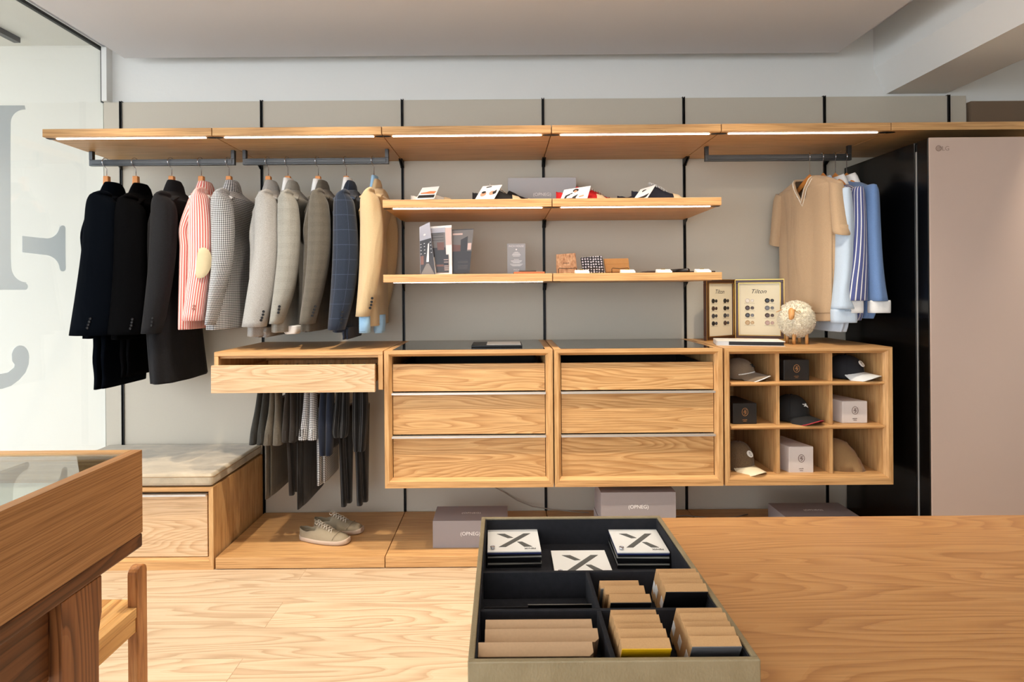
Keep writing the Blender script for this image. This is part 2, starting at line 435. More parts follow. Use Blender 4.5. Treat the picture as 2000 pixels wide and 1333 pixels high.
cm = arc(40, 697, 17, 22, 195, 360, 10) + [(56, 712), (50, 728), (38, 742), (22, 754), (5, 760), (-40, 762), (-40, 735), (-4, 732), (16, 728), (28, 718), (29, 712), (24, 705)]
vinyl(cm)
# what lies beyond the glass
g = G(); g.box(-6.5, GLX - 0.01, 0.0, 0.12, -0.06, 2.95); struct('wall_exterior', g, out_m)
g = G(); g.box(-4.4, GLX - 0.012, -6.5, 0.0, 2.73, 2.85); struct('ceiling_exterior', g, out_m)
g = G(); g.box(-12, GLX - 0.012, -14, 0.12, -0.12, -0.06); struct('floor_exterior', g, out_floor)
g = G(); g.box(-2.70, -2.665, -2.2, -0.11, 2.700, 2.729); tag(obj('track_light', g, rail_m), 'dark grey ceiling track beyond the glass at the upper left', 'track light')

# ------------------------------------------------------------------ wall panels and uprights
edges = [GLX + 0.005, XK[0]] + XK[1:] + [2.645]
n_t = 4
for a, b in zip(edges[:-1], edges[1:]):
    g = G(); g.box(a + 0.005, b - 0.005, -0.024, -0.001, 0.0, 2.395)
    struct('trim_%d' % n_t, g, panel_m, bevel=0.001); n_t += 1
UPL = ['behind the two black suits', 'behind the pale grey jacket at the second rail', 'at the left end of the middle shelves', 'behind the join of the two drawer chests',
       'at the right end of the middle shelves', 'behind the shirts at the right', 'at the far right end of the panelling']
for x, L in zip(XK, UPL):
    g = G()
    for dx in (-0.0075, 0.0035): g.box(x + dx, x + dx + 0.004, -0.030, -0.002, 0.0, 2.40)
    g.box(x - 0.0045, x + 0.0045, -0.012, -0.002, 0.0, 2.40)
    tag(obj('wall_upright', g, black_m), 'slim black slotted upright ' + L, 'upright', 'black uprights between the grey panels')

# ------------------------------------------------------------------ shelves
def shelf(x0, x1, z0, z1, label, led=True, yf=-0.6, joint=True, group=None):
    t = thing('wall_shelf', ((x0 + x1) / 2, -0.3, z0), label, 'shelf', group)
    g = G(); g.box(x0 + 0.002, x1 - 0.002, yf, -0.031, z0, z1)
    obj('shelf_board', g, oak_edge, t, bevel=0.0015)
    for xx, sgn in ((x0 + 0.004, 1), (x1 - 0.004, -1)):
        g = G(); g.prism([(-0.031, z0), (-0.10, z0), (-0.085, z0 - 0.012), (-0.045, z0 - 0.030), (-0.031, z0 - 0.040)], 'X', min(xx, xx + sgn * 0.006), max(xx, xx + sgn * 0.006))
        obj('shelf_bracket', g, black_m, t)
    for xx, a0, a1 in ((x0 + 0.002, -90, 90), (x1 - 0.002, 90, 270)):
        g = G(); poly = [(xx + 0.038 * math.cos(math.radians(a0 + (a1 - a0) * i / 12)), yf + 0.034 + 0.013 * math.sin(math.radians(a0 + (a1 - a0) * i / 12))) for i in range(13)]
        g.prism(poly, 'Z', z0 - 0.0022, z0 - 0.0002)
        obj('joint_plate', g, black_m, t)
    if led:
        g = G(); g.box(x0 + 0.045, x1 - 0.045, yf + 0.030, yf + 0.040, z0 - 0.0028, z0 - 0.0004)
        obj('led_strip', g, led_m, t)
    return t
tl = ['above the three dark suits and coat, with a light strip', 'above the grey suits, with a light strip', 'above the leaning card shelf on the left, with a light strip',
      'above the red shoes, no rail under it, with a light strip', 'above the hanging shirts, with a light strip']
for k in range(5):
    shelf(XK[k], XK[k + 1], 2.046, 2.083, 'oak top shelf section ' + tl[k], group='oak top shelf sections')
shelf(XK[5], 2.64, 2.046, 2.083, 'unlit oak top shelf section running over the beige appliance', led=False, group='oak top shelf sections')
shelf(2.64, 3.4, 2.046, 2.083, 'unlit oak top shelf section at the far right picture edge', led=False, group='oak top shelf sections')
shelf(XK[2], XK[3], 1.700, 1.737, 'lit oak shelf carrying the white and black shoes left of centre', group='oak middle shelves')
shelf(XK[3], XK[4], 1.700, 1.737, 'lit oak shelf carrying the red and navy shoes', group='oak middle shelves')
shelf(XK[2], XK[3], 1.347, 1.384, 'lit oak shelf carrying the folded brochures', group='oak middle shelves')
shelf(XK[3], XK[4], 1.347, 1.384, 'unlit oak shelf carrying the small leather goods', led=False, group='oak middle shelves')
# clothes rails
RAIL_Y, RAIL_Z = -0.31, 1.985
def rail(x0, x1, label):
    t = thing('clothes_rail', ((x0 + x1) / 2, RAIL_Y, 1.968), label, 'clothes rail', 'dark metal clothes rails')
    g = G(); g.box(x0, x1, RAIL_Y - 0.010, RAIL_Y + 0.010, 1.969, 2.001)
    g.box(x0 + 0.012, x1 - 0.012, RAIL_Y - 0.013, RAIL_Y - 0.0101, 1.976, 1.994); obj('rail_bar', g, rail_m, t, bevel=0.002)
    for a, b in ((x0, x0 + 0.018), (x1 - 0.018, x1)):
        g = G(); g.box(a, b, RAIL_Y - 0.011, RAIL_Y + 0.011, 2.001, 2.0455); obj('rail_bracket', g, rail_m, t, bevel=0.001)
rail(-2.143, -1.389, 'dark metal clothes rail holding the black suits, coat, pink and gingham jackets')
rail(-1.347, -0.590, 'dark metal clothes rail holding the grey, navy and tan jackets')
rail(1.053, 1.812, 'dark metal clothes rail holding the knit polo and blue shirts')

# ------------------------------------------------------------------ wall-hung cabinets
def rect(x0, x1, z0, z1, Y): return [(x0, Y, z0), (x1, Y, z0), (x1, Y, z1), (x0, Y, z1)]
def case(name, t, x0, x1, z0, z1, yf=-0.6, yb=-0.031, rim=0.020, ch=0.013, open_bottom=False, bot=None):
    bot = rim if bot is None else bot
    g = G()
    O = rect(x0, x1, z0, z1, yf); B = rect(x0, x1, z0, z1, yb)
    I1 = rect(x0 + rim, x1 - rim, z0 + bot, z1 - rim * 0.8, yf); I2 = rect(x0 + rim + ch, x1 - rim - ch, z0 + bot + ch, z1 - rim * 0.8 - ch, yf + 0.022)
    I3 = rect(x0 + rim + ch, x1 - rim - ch, z0 + bot + ch, z1 - rim * 0.8 - ch, yb - 0.012)
    v = O + I1 + I2 + I3 + B
    for L, mi_in in ((0, 0), (4, 0), (8, 0)):
        for k in range(4):
            k2 = (k + 1) % 4
            g.add([v[L + k], v[L + k2], v[L + 4 + k2], v[L + 4 + k]], [(0, 1, 2, 3)], 0 if k in (0, 2) else 1)
    g.add(I3, [(0, 1, 2, 3)], 0)
    for k in range(4):
        k2 = (k + 1) % 4
        g.add([O[k2], O[k], B[k], B[k2]], [(0, 1, 2, 3)], 0 if k in (0, 2) else 1)
    g.add(B, [(3, 2, 1, 0)], 0)
    return obj(name, g, [oak_edge, oak_z], t)
def front(t, x0, x1, z0, z1, yf, mat, depth=0.018, handle=True, box=True):
    g = G(); g.box(x0, x1, yf, yf + depth, z0, z1)
    d = obj('drawer', g, mat, t, bevel=0.001)
    if box:
        g = G(); g.box(x0 + 0.02, x0 + 0.032, yf + depth, -0.08, z0 + 0.01, z1 - 0.012); g.box(x1 - 0.032, x1 - 0.02, yf + depth, -0.08, z0 + 0.01, z1 - 0.012)
        g.box(x0 + 0.02, x1 - 0.02, -0.08, -0.068, z0 + 0.01, z1 - 0.012); g.box(x0 + 0.02, x1 - 0.02, yf + depth, -0.08, z0 + 0.01, z0 + 0.02)
        obj('drawer_box', g, dark_in, d)
    if handle:
        g = G(); g.box(x0 - 0.003, x1 + 0.003, yf - 0.020, yf + 0.006, z1 + 0.0005, z1 + 0.005); g.box(x0 - 0.003, x1 + 0.003, yf - 0.0215, yf - 0.020, z1 - 0.003, z1 + 0.005)
        obj('handle', g, steel_m, d)
    return d
def top_glass(t, x0, x1):
    g = G(); g.box(x0 + 0.034, x1 - 0.034, -0.572, -0.036, 1.0215, 1.0262); obj('glass_top', g, tint_glass, t)
CH = []
for k, L in ((2, 'three drawer oak wall chest with dark glass top carrying the black folder'), (3, 'three drawer oak wall chest with bare dark glass top, left of the hat cubbies')):
    x0, x1 = XK[k] + 0.003, XK[k + 1] - 0.003
    t = thing('drawer_chest', ((x0 + x1) / 2, -0.3, 0.377), L, 'drawer chest', 'wall hung oak drawer chests'); CH.append(t)
    case('case', t, x0, x1, 0.377, 1.025, bot=0.030)
    fx0, fx1 = x0 + 0.036, x1 - 0.036
    front(t, fx0, fx1, 0.829, 0.958, -0.575, oak_x, handle=False)
    front(t, fx0, fx1, 0.624, 0.818, -0.575, oak_x)
    front(t, fx0, fx1, 0.420, 0.613, -0.575, oak_x)
    top_glass(t, x0, x1)
# trouser drawer unit
x0, x1 = XK[1] + 0.003, XK[2] - 0.003
t = thing('trouser_cabinet', ((x0 + x1) / 2, -0.3, 0.84), 'shallow oak wall cabinet with one open drawer and trousers hanging underneath', 'cabinet')
g = G(); g.box(x0, x1, -0.6, -0.031, 1.005, 1.025); g.box(x0 + 0.02, x1 - 0.02, -0.585, -0.031, 0.993, 1.0048)
obj('cabinet_top', g, oak_edge, t, bevel=0.001)
for a, b in ((x0, x0 + 0.02), (x1 - 0.022, x1)):
    g = G(); g.box(a, b, -0.6, -0.031, 0.842, 1.0045); obj('side_panel', g, oak_z, t, bevel=0.001)
g = G(); g.box(x0 + 0.021, x1 - 0.023, -0.05, -0.032, 0.85, 0.99); obj('back_panel', g, oak_x, t)
g = G(); g.box(x0 + 0.004, x1 - 0.030, -0.640, -0.620, 0.838, 0.966); d = obj('drawer', g, oak_light, t, bevel=0.001)
g = G()
for a in (x0 + 0.045, x1 - 0.075): g.box(a, a + 0.014, -0.62, -0.10, 0.862, 0.93)
g.box(x0 + 0.059, x1 - 0.075, -0.114, -0.10, 0.862, 0.93); obj('drawer_box', g, oak_z, d)
g = G()
for i in range(9):
    xx = x0 + 0.16 + i * 0.062
    g.cyl((xx, -0.61, 0.905), 0.005, 0.50, 'Y', 10)
obj('trouser_bars', g, black_m, d)
# cubby unit
x0, x1 = XK[4] + 0.006, XK[5] - 0.003
t = thing('cubby_cabinet', ((x0 + x1) / 2, -0.3, 0.377), 'oak wall cabinet divided into nine cubbies holding hats and gift boxes', 'cabinet')
case('case', t, x0, x1, 0.377, 1.025, bot=0.030)
ix0, ix1 = x0 + 0.033, x1 - 0.033
for z in (0.843, 0.636):
    g = G(); g.prism([(-0.592, z + 0.014), (-0.592, z + 0.009), (-0.577, z), (-0.046, z), (-0.046, z + 0.018), (-0.585, z + 0.018)], 'X', ix0, ix1)
    obj('cubby_shelf', g, oak_edge, t)
for xx in (1.305, 1.558):
    for a, b in ((0.420, 0.636), (0.654, 0.843), (0.861, 0.996)):
        g = G(); g.box(xx - 0.0085, xx + 0.0085, -0.565, -0.046, a, b); obj('divider', g, oak_z, t, bevel=0.001)
# bench
x0, x1 = -2.255, -1.374
t = thing('drawer_bench', ((x0 + x1) / 2, -0.3, 0), 'low oak bench with a drawer under the suede cushion', 'bench')
case('case', t, x0, x1, 0.0, 0.388, bot=0.040)
front(t, x0 + 0.036, x1 - 0.036, 0.056, 0.350, -0.583, oak_light)
g = G(); g.box(x0 + 0.01, x1 - 0.001, -0.600, -0.032, 0.3935, 0.45)
suede = NT('sand_suede'); co = suede.coord()
ff = suede.noise(suede.scale(co, (2.2, 4.0, 2.2)), 2.2, 6, 0.62, 0.6)
suede.set(Base_Color=suede.ramp(ff, [(0.30, lin((148, 138, 120))), (0.55, lin((182, 168, 144))), (0.75, lin((200, 186, 162)))]), Roughness=0.95)
suede.b.inputs['Sheen Weight'].default_value = 0.3; suede.bump(suede.noise(co, 300, 3), 0.15); suede = suede.m
cu = thing('seat_cushion', ((x0 + x1) / 2, -0.3, 0.3935), 'sand coloured suede cushion lying on the low oak bench', 'cushion')
obj('cushion_pad', g, suede, cu, bevel=0.016, seg=4)
g = G(); zt = 0.437
g.tube([(x0 + 0.02, -0.5975, zt), (x1 - 0.010, -0.5985, zt), (x1 - 0.001, -0.590, zt), (x1 - 0.0005, -0.05, zt)], 0.0022, 6)
obj('piping', g, plain('brown_piping', (150, 124, 92), 0.8), cu)
# platforms
PL = ['under the hanging trousers, carrying the beige sneakers', 'carrying the single lilac grey box at the left', 'carrying the two stacked lilac grey boxes', 'carrying the lilac grey box beside the black appliance']
for k in range(4):
    a, b = XK[1 + k] + 0.002, (XK[2 + k] - 0.002 if k < 3 else 1.925)
    g = G(); g.box(a, b, -0.6, -0.031, 0.004, 0.055)
    tag(obj('floor_platform', g, oak_edge, bevel=0.0015), 'low oak floor platform ' + PL[k], 'platform', 'oak floor platforms')
# ------------------------------------------------------------------ clothes
hang_w = plain('honey_hanger_wood', (206, 132, 62), 0.35, noise=0.15, nscale=30)
chrome = plain('chrome_wire', (200, 200, 205), 0.15, metal=1.0)
btn_dark = plain('dark_horn_button', (20, 17, 16), 0.45, spec=0.2)
btn_red = plain('brown_shell_button', (150, 80, 60), 0.3)
white_cloth = fabric('white_poplin', (232, 232, 230), weave=0.05, melange=0.08)
blue_cloth = fabric('light_blue_poplin', (150, 190, 222), weave=0.05, melange=0.1)
lining = fabric('dark_lining', (24, 24, 28), melange=0.05)

def hanger(hx, label, dirv=(0, -1), wide=0.045, z_top=2.004, zw=1.905, cat_group='wooden hangers', full=False, hooklean=0.0, visible_w=None):
    """wire hook over the rail, wooden shoulder bar running along dirv"""
    X0 = hx
    t = thing('wooden_hanger', (X0, RAIL_Y, zw - 0.02), label, 'hanger', cat_group)
    g = G(); pts = []
    r = 0.0225
    for a in range(200, -61, -20):
        pts.append((X0, RAIL_Y - r * math.cos(math.radians(a)), z_top - 0.0165 + r * math.sin(math.radians(a))))
    # turn the hook so that its curl can be seen a little from the side
    cs, sn = math.cos(math.radians(62)), math.sin(math.radians(62))
    P = []
    for p in pts:
        d = p[1] - RAIL_Y
        P.append((X0 + d * cs * 0.5, RAIL_Y + d, p[2]))
    last = P[-1]
    P += [(X0 + 0.004 + hooklean, RAIL_Y, z_top - 0.05), (X0 + 0.004 + hooklean, RAIL_Y, zw + 0.004)]
    g.tube(P, 0.0017, 8); obj('hook', g, chrome, t)
    g = G(); rr = []
    dx, dy = dirv
    hl = 0.185 if full else 0.115
    if not full:
        g.prism([(X0 - 0.011, zw - 0.075), (X0 + 0.019, zw - 0.075), (X0 + 0.017, zw), (X0 - 0.009, zw)], 'Y', RAIL_Y - 0.012, RAIL_Y + 0.012)
        obj('neck_block', g, hang_w, t, bevel=0.003); g = G()
    for i in range(-12, 13):
        f = i / 12; drop = 0.016 * abs(f) + ((0.115 * abs(f) ** 1.2 if f < 0 else 0.02 * f + 0.125 * f ** 1.05) if full else 0.062 * abs(f) ** 1.7)
        hh = 0.024 * (1 - abs(f) ** 2 * 0.45) if abs(f) > 0.16 else 0.026
        th = 0.0075 + 0.008 * abs(f)
        cx, cy, cz = X0 + 0.004 + hooklean + dx * f * hl, RAIL_Y + dy * f * hl, zw - (0.012 if full else 0.085) - drop
        ring_ = []
        for k in range(12):
            a = 2 * PI * k / 12
            o, h = th * math.cos(a), hh * math.sin(a) * 0.75
            ring_.append((cx - dy * o, cy + dx * o, cz + h))
        rr.append(ring_)
    g.rings(rr); obj('shoulder_bar', g, hang_w, t)
    return t

def tube_cloth(rows, Yc, b, n=30, m=26, e=2.4, fold=0.02, k=5, mirrorY=None, Y2=None, cap1=True, domed=True):
    """sleeve / trouser leg hanging in front of depth Yc: rows of (y px, left px, right px)"""
    rr = []; R = lerp_rows(rows, m)
    for i, (y, xl, xr) in enumerate(R):
        f = i / m
        X0, z0 = at(xl, y, Yc); X1, z1 = at(xr, y, Yc)
        bb = b * (0.55 + 0.45 * min(1, f * 5)) if domed else b
        yc = Yc if mirrorY is None else mirrorY
        rr.append(ring((X0 + X1) / 2, yc, (z0 + z1) / 2, abs(X1 - X0) / 2, bb, n, e, fold * min(1, f * 2), k, 1.3 + 2.2 * f))
    return rr
def open_end(rr, depth=0.02, s=0.86):
    """turn the end of a tube inwards so the cuff reads as a hollow opening"""
    last = rr[-1]; c = [sum(p[i] for p in last) / len(last) for i in range(3)]
    def sh(q, dz): return [(c[0] + (p[0] - c[0]) * q, c[1] + (p[1] - c[1]) * q, p[2] + dz) for p in last]
    return rr + [sh(0.97, -0.0008), sh(s, 0.001), sh(s * 0.95, depth)]

def buttons(t, pts, Y, mat, r=0.0062, tilt=0.0):
    for (x, y) in pts:
        X, z = at(x, y, Y)
        g = G(); g.cyl((X, Y - 0.003, z), r, 0.003, 'Y', 14); g.tube([(X + (r - 0.001) * math.cos(a * PI / 7), Y - 0.0032, z + (r - 0.001) * math.sin(a * PI / 7)) for a in range(14)], 0.0009, 5, closed=True)
        obj('cuff_button', g, mat, t)

def jacket(name, label, cat, hook, mat, srows, bodyR, hem, colr, btn=None, btnmat=None, lean=0.0, coat=False, bw=0.047, sfar=True, patch=None, bodyL=None, fold=0.03, zpad=0.0, group='suit jackets on the left rails'):
    """hook: x px of the hook; srows: near sleeve outline; bodyR: right-hand body outline rows (y, x); hem y px; colr: collar box px"""
    Ys, Yb = -0.512, -0.31
    hx, _ = at(hook, 322, RAIL_Y)
    xl, yt, xr, yb = colr
    cX0, cz1 = at(xl, yt, Yb - 0.03); cX1, cz0 = at(xr, yb, Yb - 0.03)
    cX = (cX0 + cX1) / 2; zn = cz0
    t = thing(name, (cX, Yb, at(hook, hem, Ys)[1]), label, cat, group)
    # body : wide along Y, thin along X.  rows (z, half width along Y, half thickness X, centre X)
    zh = at(hook, hem, Ys)[1]
    _, zsh = at(srows[0][1], srows[0][0], Ys)
    L = zn - zh
    sm = [lerp_rows(srows, 20)]
    def sleeveX(z):
        best = min(lerp_rows(srows, 30), key=lambda q: abs(at(q[1], q[0], Ys)[1] - z))
        a, b = at(best[1], best[0], Ys)[0], at(best[2], best[0], Ys)[0]
        return a, b
    rows = [(zn + 0.006, 0.055, 0.038, cX)]
    a0, b0 = sleeveX(zsh - 0.03)
    shX = (a0 + b0) / 2
    rows += [(zn - 0.010, 0.105, 0.048, cX), (max(zsh + 0.004, zn - 0.05), 0.172, 0.052, (cX + shX) / 2), (zsh - 0.02, 0.192, 0.064, (cX + shX) / 2)]
    br = [(at(x, y, Yb)[1], at(x, y, Yb + 0.02)[0]) for y, x in bodyR]
    def bx(z):
        if z >= br[0][0]: return br[0][1]
        for (z1, x1), (z2, x2) in zip(br[:-1], br[1:]):
            if z2 <= z <= z1: return x1 + (x2 - x1) * (z1 - z) / (z1 - z2 + 1e-9)
        return br[-1][1]
    for q in (0.2, 0.35, 0.5, 0.65, 0.8, 0.92, 1.0):
        z = zsh - 0.03 - (zsh - 0.03 - zh) * q
        r = bx(z); rows.append((z, 0.196 + 0.01 * q + (0.02 if coat else 0) * q, bw, r - bw))
    R = lerp_rows(rows, 44); rr = []
    for i, (z, b, a, c) in enumerate(R):
        f = i / 44
        rr.append(ring(c, Yb + 0.003, z, a, b, 48, 2.5, fold * f, 9, hook + 1.5 * f))
    g = G(); g.rings(open_end(rr, 0.03, 0.9)); obj('body', g, mat, t)
    # sleeves
    first = srows[0]; xm = (first[1] + first[2]) / 2
    hw_ = (first[2] - first[1]) / 2
    top = [(first[0] - 11, xm + 0.25 * hw_, xm + 0.70 * hw_), (first[0] - 8.5, xm - 0.10 * hw_, xm + 0.90 * hw_), (first[0] - 4.5, xm - 0.62 * hw_, xm + 0.98 * hw_)]
    rr = open_end(tube_cloth(top + list(srows), Ys, 0.052, fold=fold * 0.7))
    g = G(); g.rings(rr); s1 = obj('sleeve', g, mat, t)
    if sfar:
        rr = open_end(tube_cloth(top + list(srows), Ys, 0.052, fold=fold * 0.7, mirrorY=-0.108))
        g = G(); g.rings(rr); obj('sleeve', g, mat, t)
    # shoulder yoke joining neck and sleeve heads
    g = G(); rr = []
    for i in range(13):
        f = i / 12 * 2 - 1; af = abs(f)
        zz = zn - 0.004 - (zn - 0.004 - (zsh - 0.004)) * af ** 1.15
        cx = cX + (shX - cX) * af * 0.9
        rr.append([(cx + (0.040 + 0.014 * af) * math.cos(2 * PI * k / 18), Yb + f * 0.198, zz - 0.012 + 0.014 * math.sin(2 * PI * k / 18)) for k in range(18)])
    g.rings(rr); obj('shoulder', g, mat, t)
    # collar: stand and fall
    zc = cz1; w = (cX1 - cX0) / 2
    rr = [ring(cX - 0.004, Yb, cz0 - 0.014, w * 1.42, 0.086, 32, 2.2, tilt=0.12), ring(cX - 0.001, Yb, cz0 + 0.004, w * 1.20, 0.076, 32, 2.2, tilt=0.10), ring(cX + 0.001, Yb, (cz0 + zc) / 2 + 0.006, w * 1.0, 0.062, 32, 2.2, tilt=0.06),
          ring(cX, Yb, zc - 0.004, w * 0.80, 0.048, 32, 2.2, tilt=0.0), ring(cX, Yb, zc, w * 0.70, 0.044, 32, 2.2), ring(cX, Yb, zc - 0.003, w * 0.55, 0.038, 32, 2.2), ring(cX, Yb, zc - 0.04, w * 0.5, 0.036, 32, 2.2)]
    g = G(); g.rings(rr, cap0=False); obj('collar', g, mat, t)
    # lapels on the front (facing left)
    for sg in (-1, 1):
        g = G(); fx = [min(p[0] for p in ring(r_[3], Yb, r_[0], r_[2], r_[1], 24, 2.5)) for r_ in R]
        def fX(z): return min(zip(R, fx), key=lambda q: abs(q[0][0] - z))[1]
        z1, z2, z3 = zn - 0.02, zn - 0.12, zn - 0.33
        v = [(fX(z1) - 0.002, Yb + sg * 0.045, z1), (fX(z2) - 0.003, Yb + sg * 0.115, z2), (fX(z3) - 0.004, Yb + sg * 0.012, z3), (fX(z2) - 0.004, Yb + sg * 0.03, z2)]
        v += [(p[0] - 0.004, p[1], p[2]) for p in v]
        g.add(v, [(0, 1, 2, 3), (7, 6, 5, 4), (0, 4, 5, 1), (1, 5, 6, 2), (2, 6, 7, 3), (3, 7, 4, 0)]); obj('lapel', g, mat, t)
    if btn: buttons(t, btn, Ys - 0.052, btnmat or btn_dark)
    if patch:
        px, py, rx, ry, pm = patch
        X, z = at(px, py, Ys - 0.05); s = F_PX / (Ys - 0.05 - CAM_Y)
        g = G(); n = 28; vs = []; N = 6
        for j in range(N + 1):
            for k in range(n):
                a = 2 * PI * k / n; q = j / N
                ex = math.copysign(abs(math.cos(a)) ** 0.85, math.cos(a)) * rx / s * q; ez = math.copysign(abs(math.sin(a)) ** 0.85, math.sin(a)) * ry / s * q
                hw = 20.5 / s; yy = Ys - 0.0555 * max(0.05, 1 - min(0.97, abs((ex) / hw)) ** 2.4) ** 0.42 - (0.0015 if q < 1 else -0.002)
                vs.append((X + ex + ez * 0.12, yy, z + ez))
        fs = [(j * n + k, j * n + (k + 1) % n, (j + 1) * n + (k + 1) % n, (j + 1) * n + k) for j in range(N) for k in range(n)]
        g.add(vs, fs, 0, True); obj('elbow_patch', g, pm, t)
    hanger(hx, 'wooden hanger inside the ' + label.split(' on ')[0].split(' with ')[0], zw=at(hook, 344.5, RAIL_Y)[1])
    return t

f_navy = fabric('midnight_navy_wool', (4, 7, 13), melange=0.3, sheen=0.0, spec=0.03)
f_black = fabric('black_wool', (5, 5, 6), melange=0.3, sheen=0.0, spec=0.03)
f_char = fabric('charcoal_flannel', (30, 30, 32), melange=0.6, sheen=0.03, spec=0.08)
f_pink = fabric('red_and_white_striped_cotton', (216, 112, 104), 'stripe', (240, 226, 218), fu=88, w=0.45, melange=0.1)
f_ging = fabric('black_and_white_gingham', (28, 30, 36), 'gingham', (226, 226, 226), fu=112, fv=112, w=0.5, melange=0.1)
f_lgrey = fabric('light_grey_wool', (158, 156, 152), melange=0.35)
f_glen = fabric('grey_glen_check', (146, 144, 136), 'glen', (96, 94, 90), fu=18, fv=18, w=0.32, melange=0.3)
f_brown = fabric('taupe_check_wool', (92, 86, 76), 'glen', (56, 52, 47), fu=22, fv=22, w=0.4, melange=0.3)
f_npane = fabric('navy_windowpane_wool', (35, 43, 57), 'pane', (84, 100, 126), fu=17, fv=14, w=0.035, melange=0.3)
f_tan = fabric('tan_cotton', (192, 168, 130), melange=0.1, weave=0.06, wrinkle=1.0)
suede_p = plain('cream_suede', (194, 180, 146), 0.9, noise=0.06, nscale=60)

jacket('suit_jacket', 'midnight navy suit jacket, first on the left rail beside the window', 'jacket', 207, f_navy,
       [(385, 180, 213), (400, 173, 227), (440, 169, 230), (506, 162, 229), (581, 151, 226), (655, 139, 218)],
       [(400, 236), (500, 240), (655, 244)], 662, (198, 356, 229, 379), [(177, 623), (175, 629), (173, 635), (171, 641)])
jacket('suit_jacket', 'black suit jacket, second on the left rail', 'jacket', 264, f_black,
       [(392, 236, 264), (410, 230, 280), (443, 228, 285), (525, 226, 287), (600, 220, 286), (653, 214, 283)],
       [(400, 289), (440, 295), (560, 295), (655, 296)], 664, (255, 358, 281, 379), [(259, 624), (258, 630), (257, 636), (255, 642)])
jacket('overcoat', 'long charcoal flannel overcoat, third on the left rail', 'coat', 334, f_char,
       [(385, 306, 328), (400, 300, 340), (440, 298, 344), (520, 294, 338), (600, 286, 324), (651, 280, 313)],
       [(390, 352), (430, 362), (520, 368), (640, 372), (748, 383)], 750, (322, 352, 347, 376), [(298, 622), (297, 629), (296, 636)], coat=True, bw=0.066, group=None)
jacket('blazer', 'red and white striped cotton blazer with cream elbow patch', 'jacket', 392, f_pink,
       [(378, 382, 402), (392, 375, 409), (440, 371, 414), (514, 372, 413), (570, 367, 404), (626, 359, 397)],
       [(400, 415), (480, 418), (645, 416)], 644, (382, 354, 408, 378), [(379, 598), (378, 604)], btn_red, patch=(394, 514, 16.5, 30, suede_p), group=None)
jacket('blazer', 'black and white gingham blazer on the left rail', 'jacket', 446, f_ging,
       [(380, 421, 444), (396, 415, 452), (450, 416, 456), (520, 416, 450), (580, 411, 433), (634, 405, 421)],
       [(390, 464), (460, 471), (520, 476), (640, 474)], 645, (436, 352, 461, 376), bw=0.056, group=None)
jacket('suit_jacket', 'light grey wool jacket, leftmost on the second rail', 'jacket', 523, f_lgrey,
       [(382, 507, 530), (396, 501, 540), (440, 500, 543), (490, 499, 543), (550, 489, 538), (600, 481, 529), (638, 475, 519)],
       [(390, 543), (480, 548), (660, 544)], 658, (514, 352, 537, 374), [(515, 609), (514, 615), (512, 621), (510, 626)])
jacket('suit_jacket', 'grey glen check jacket over a white shirt collar, second rail', 'jacket', 561, f_glen,
       [(382, 550, 570), (396, 545, 580), (440, 544, 585), (500, 544, 584), (560, 538, 576), (600, 533, 563), (632, 529, 550)],
       [(390, 581), (480, 587), (650, 588)], 650, (557, 353, 578, 374), [(546, 599), (545, 605), (544, 611)])
jacket('suit_jacket', 'taupe checked jacket in the middle of the second rail', 'jacket', 620, f_brown,
       [(380, 611, 632), (396, 606, 640), (440, 604, 645), (500, 602, 644), (560, 597, 633), (600, 591, 623), (632, 587, 614)],
       [(390, 641), (480, 646), (650, 640)], 648, (617, 352, 637, 373), [(616, 599), (614, 605), (612, 611), (610, 617)])
jacket('suit_jacket', 'navy windowpane check jacket between the taupe and tan ones', 'jacket', 675, f_npane,
       [(382, 658, 682), (396, 653, 691), (440, 652, 697), (500, 651, 700), (560, 648, 694), (600, 645, 686), (644, 642, 673)],
       [(390, 697), (450, 702), (655, 700)], 650, (671, 353, 692, 374), [(669, 610), (668, 617), (667, 624), (666, 631)])
jacket('blazer', 'tan cotton blazer hanging beside the white shoe shelf', 'jacket', 729, f_tan,
       [(378, 711, 731), (392, 705, 741), (440, 705, 748), (500, 704, 746), (560, 701, 738), (618, 696, 723)],
       [(390, 744), (450, 750), (630, 752)], 638, (727, 350, 742, 371), [(727, 583), (726, 590), (725, 596), (723, 602)], fold=0.05, group=None)

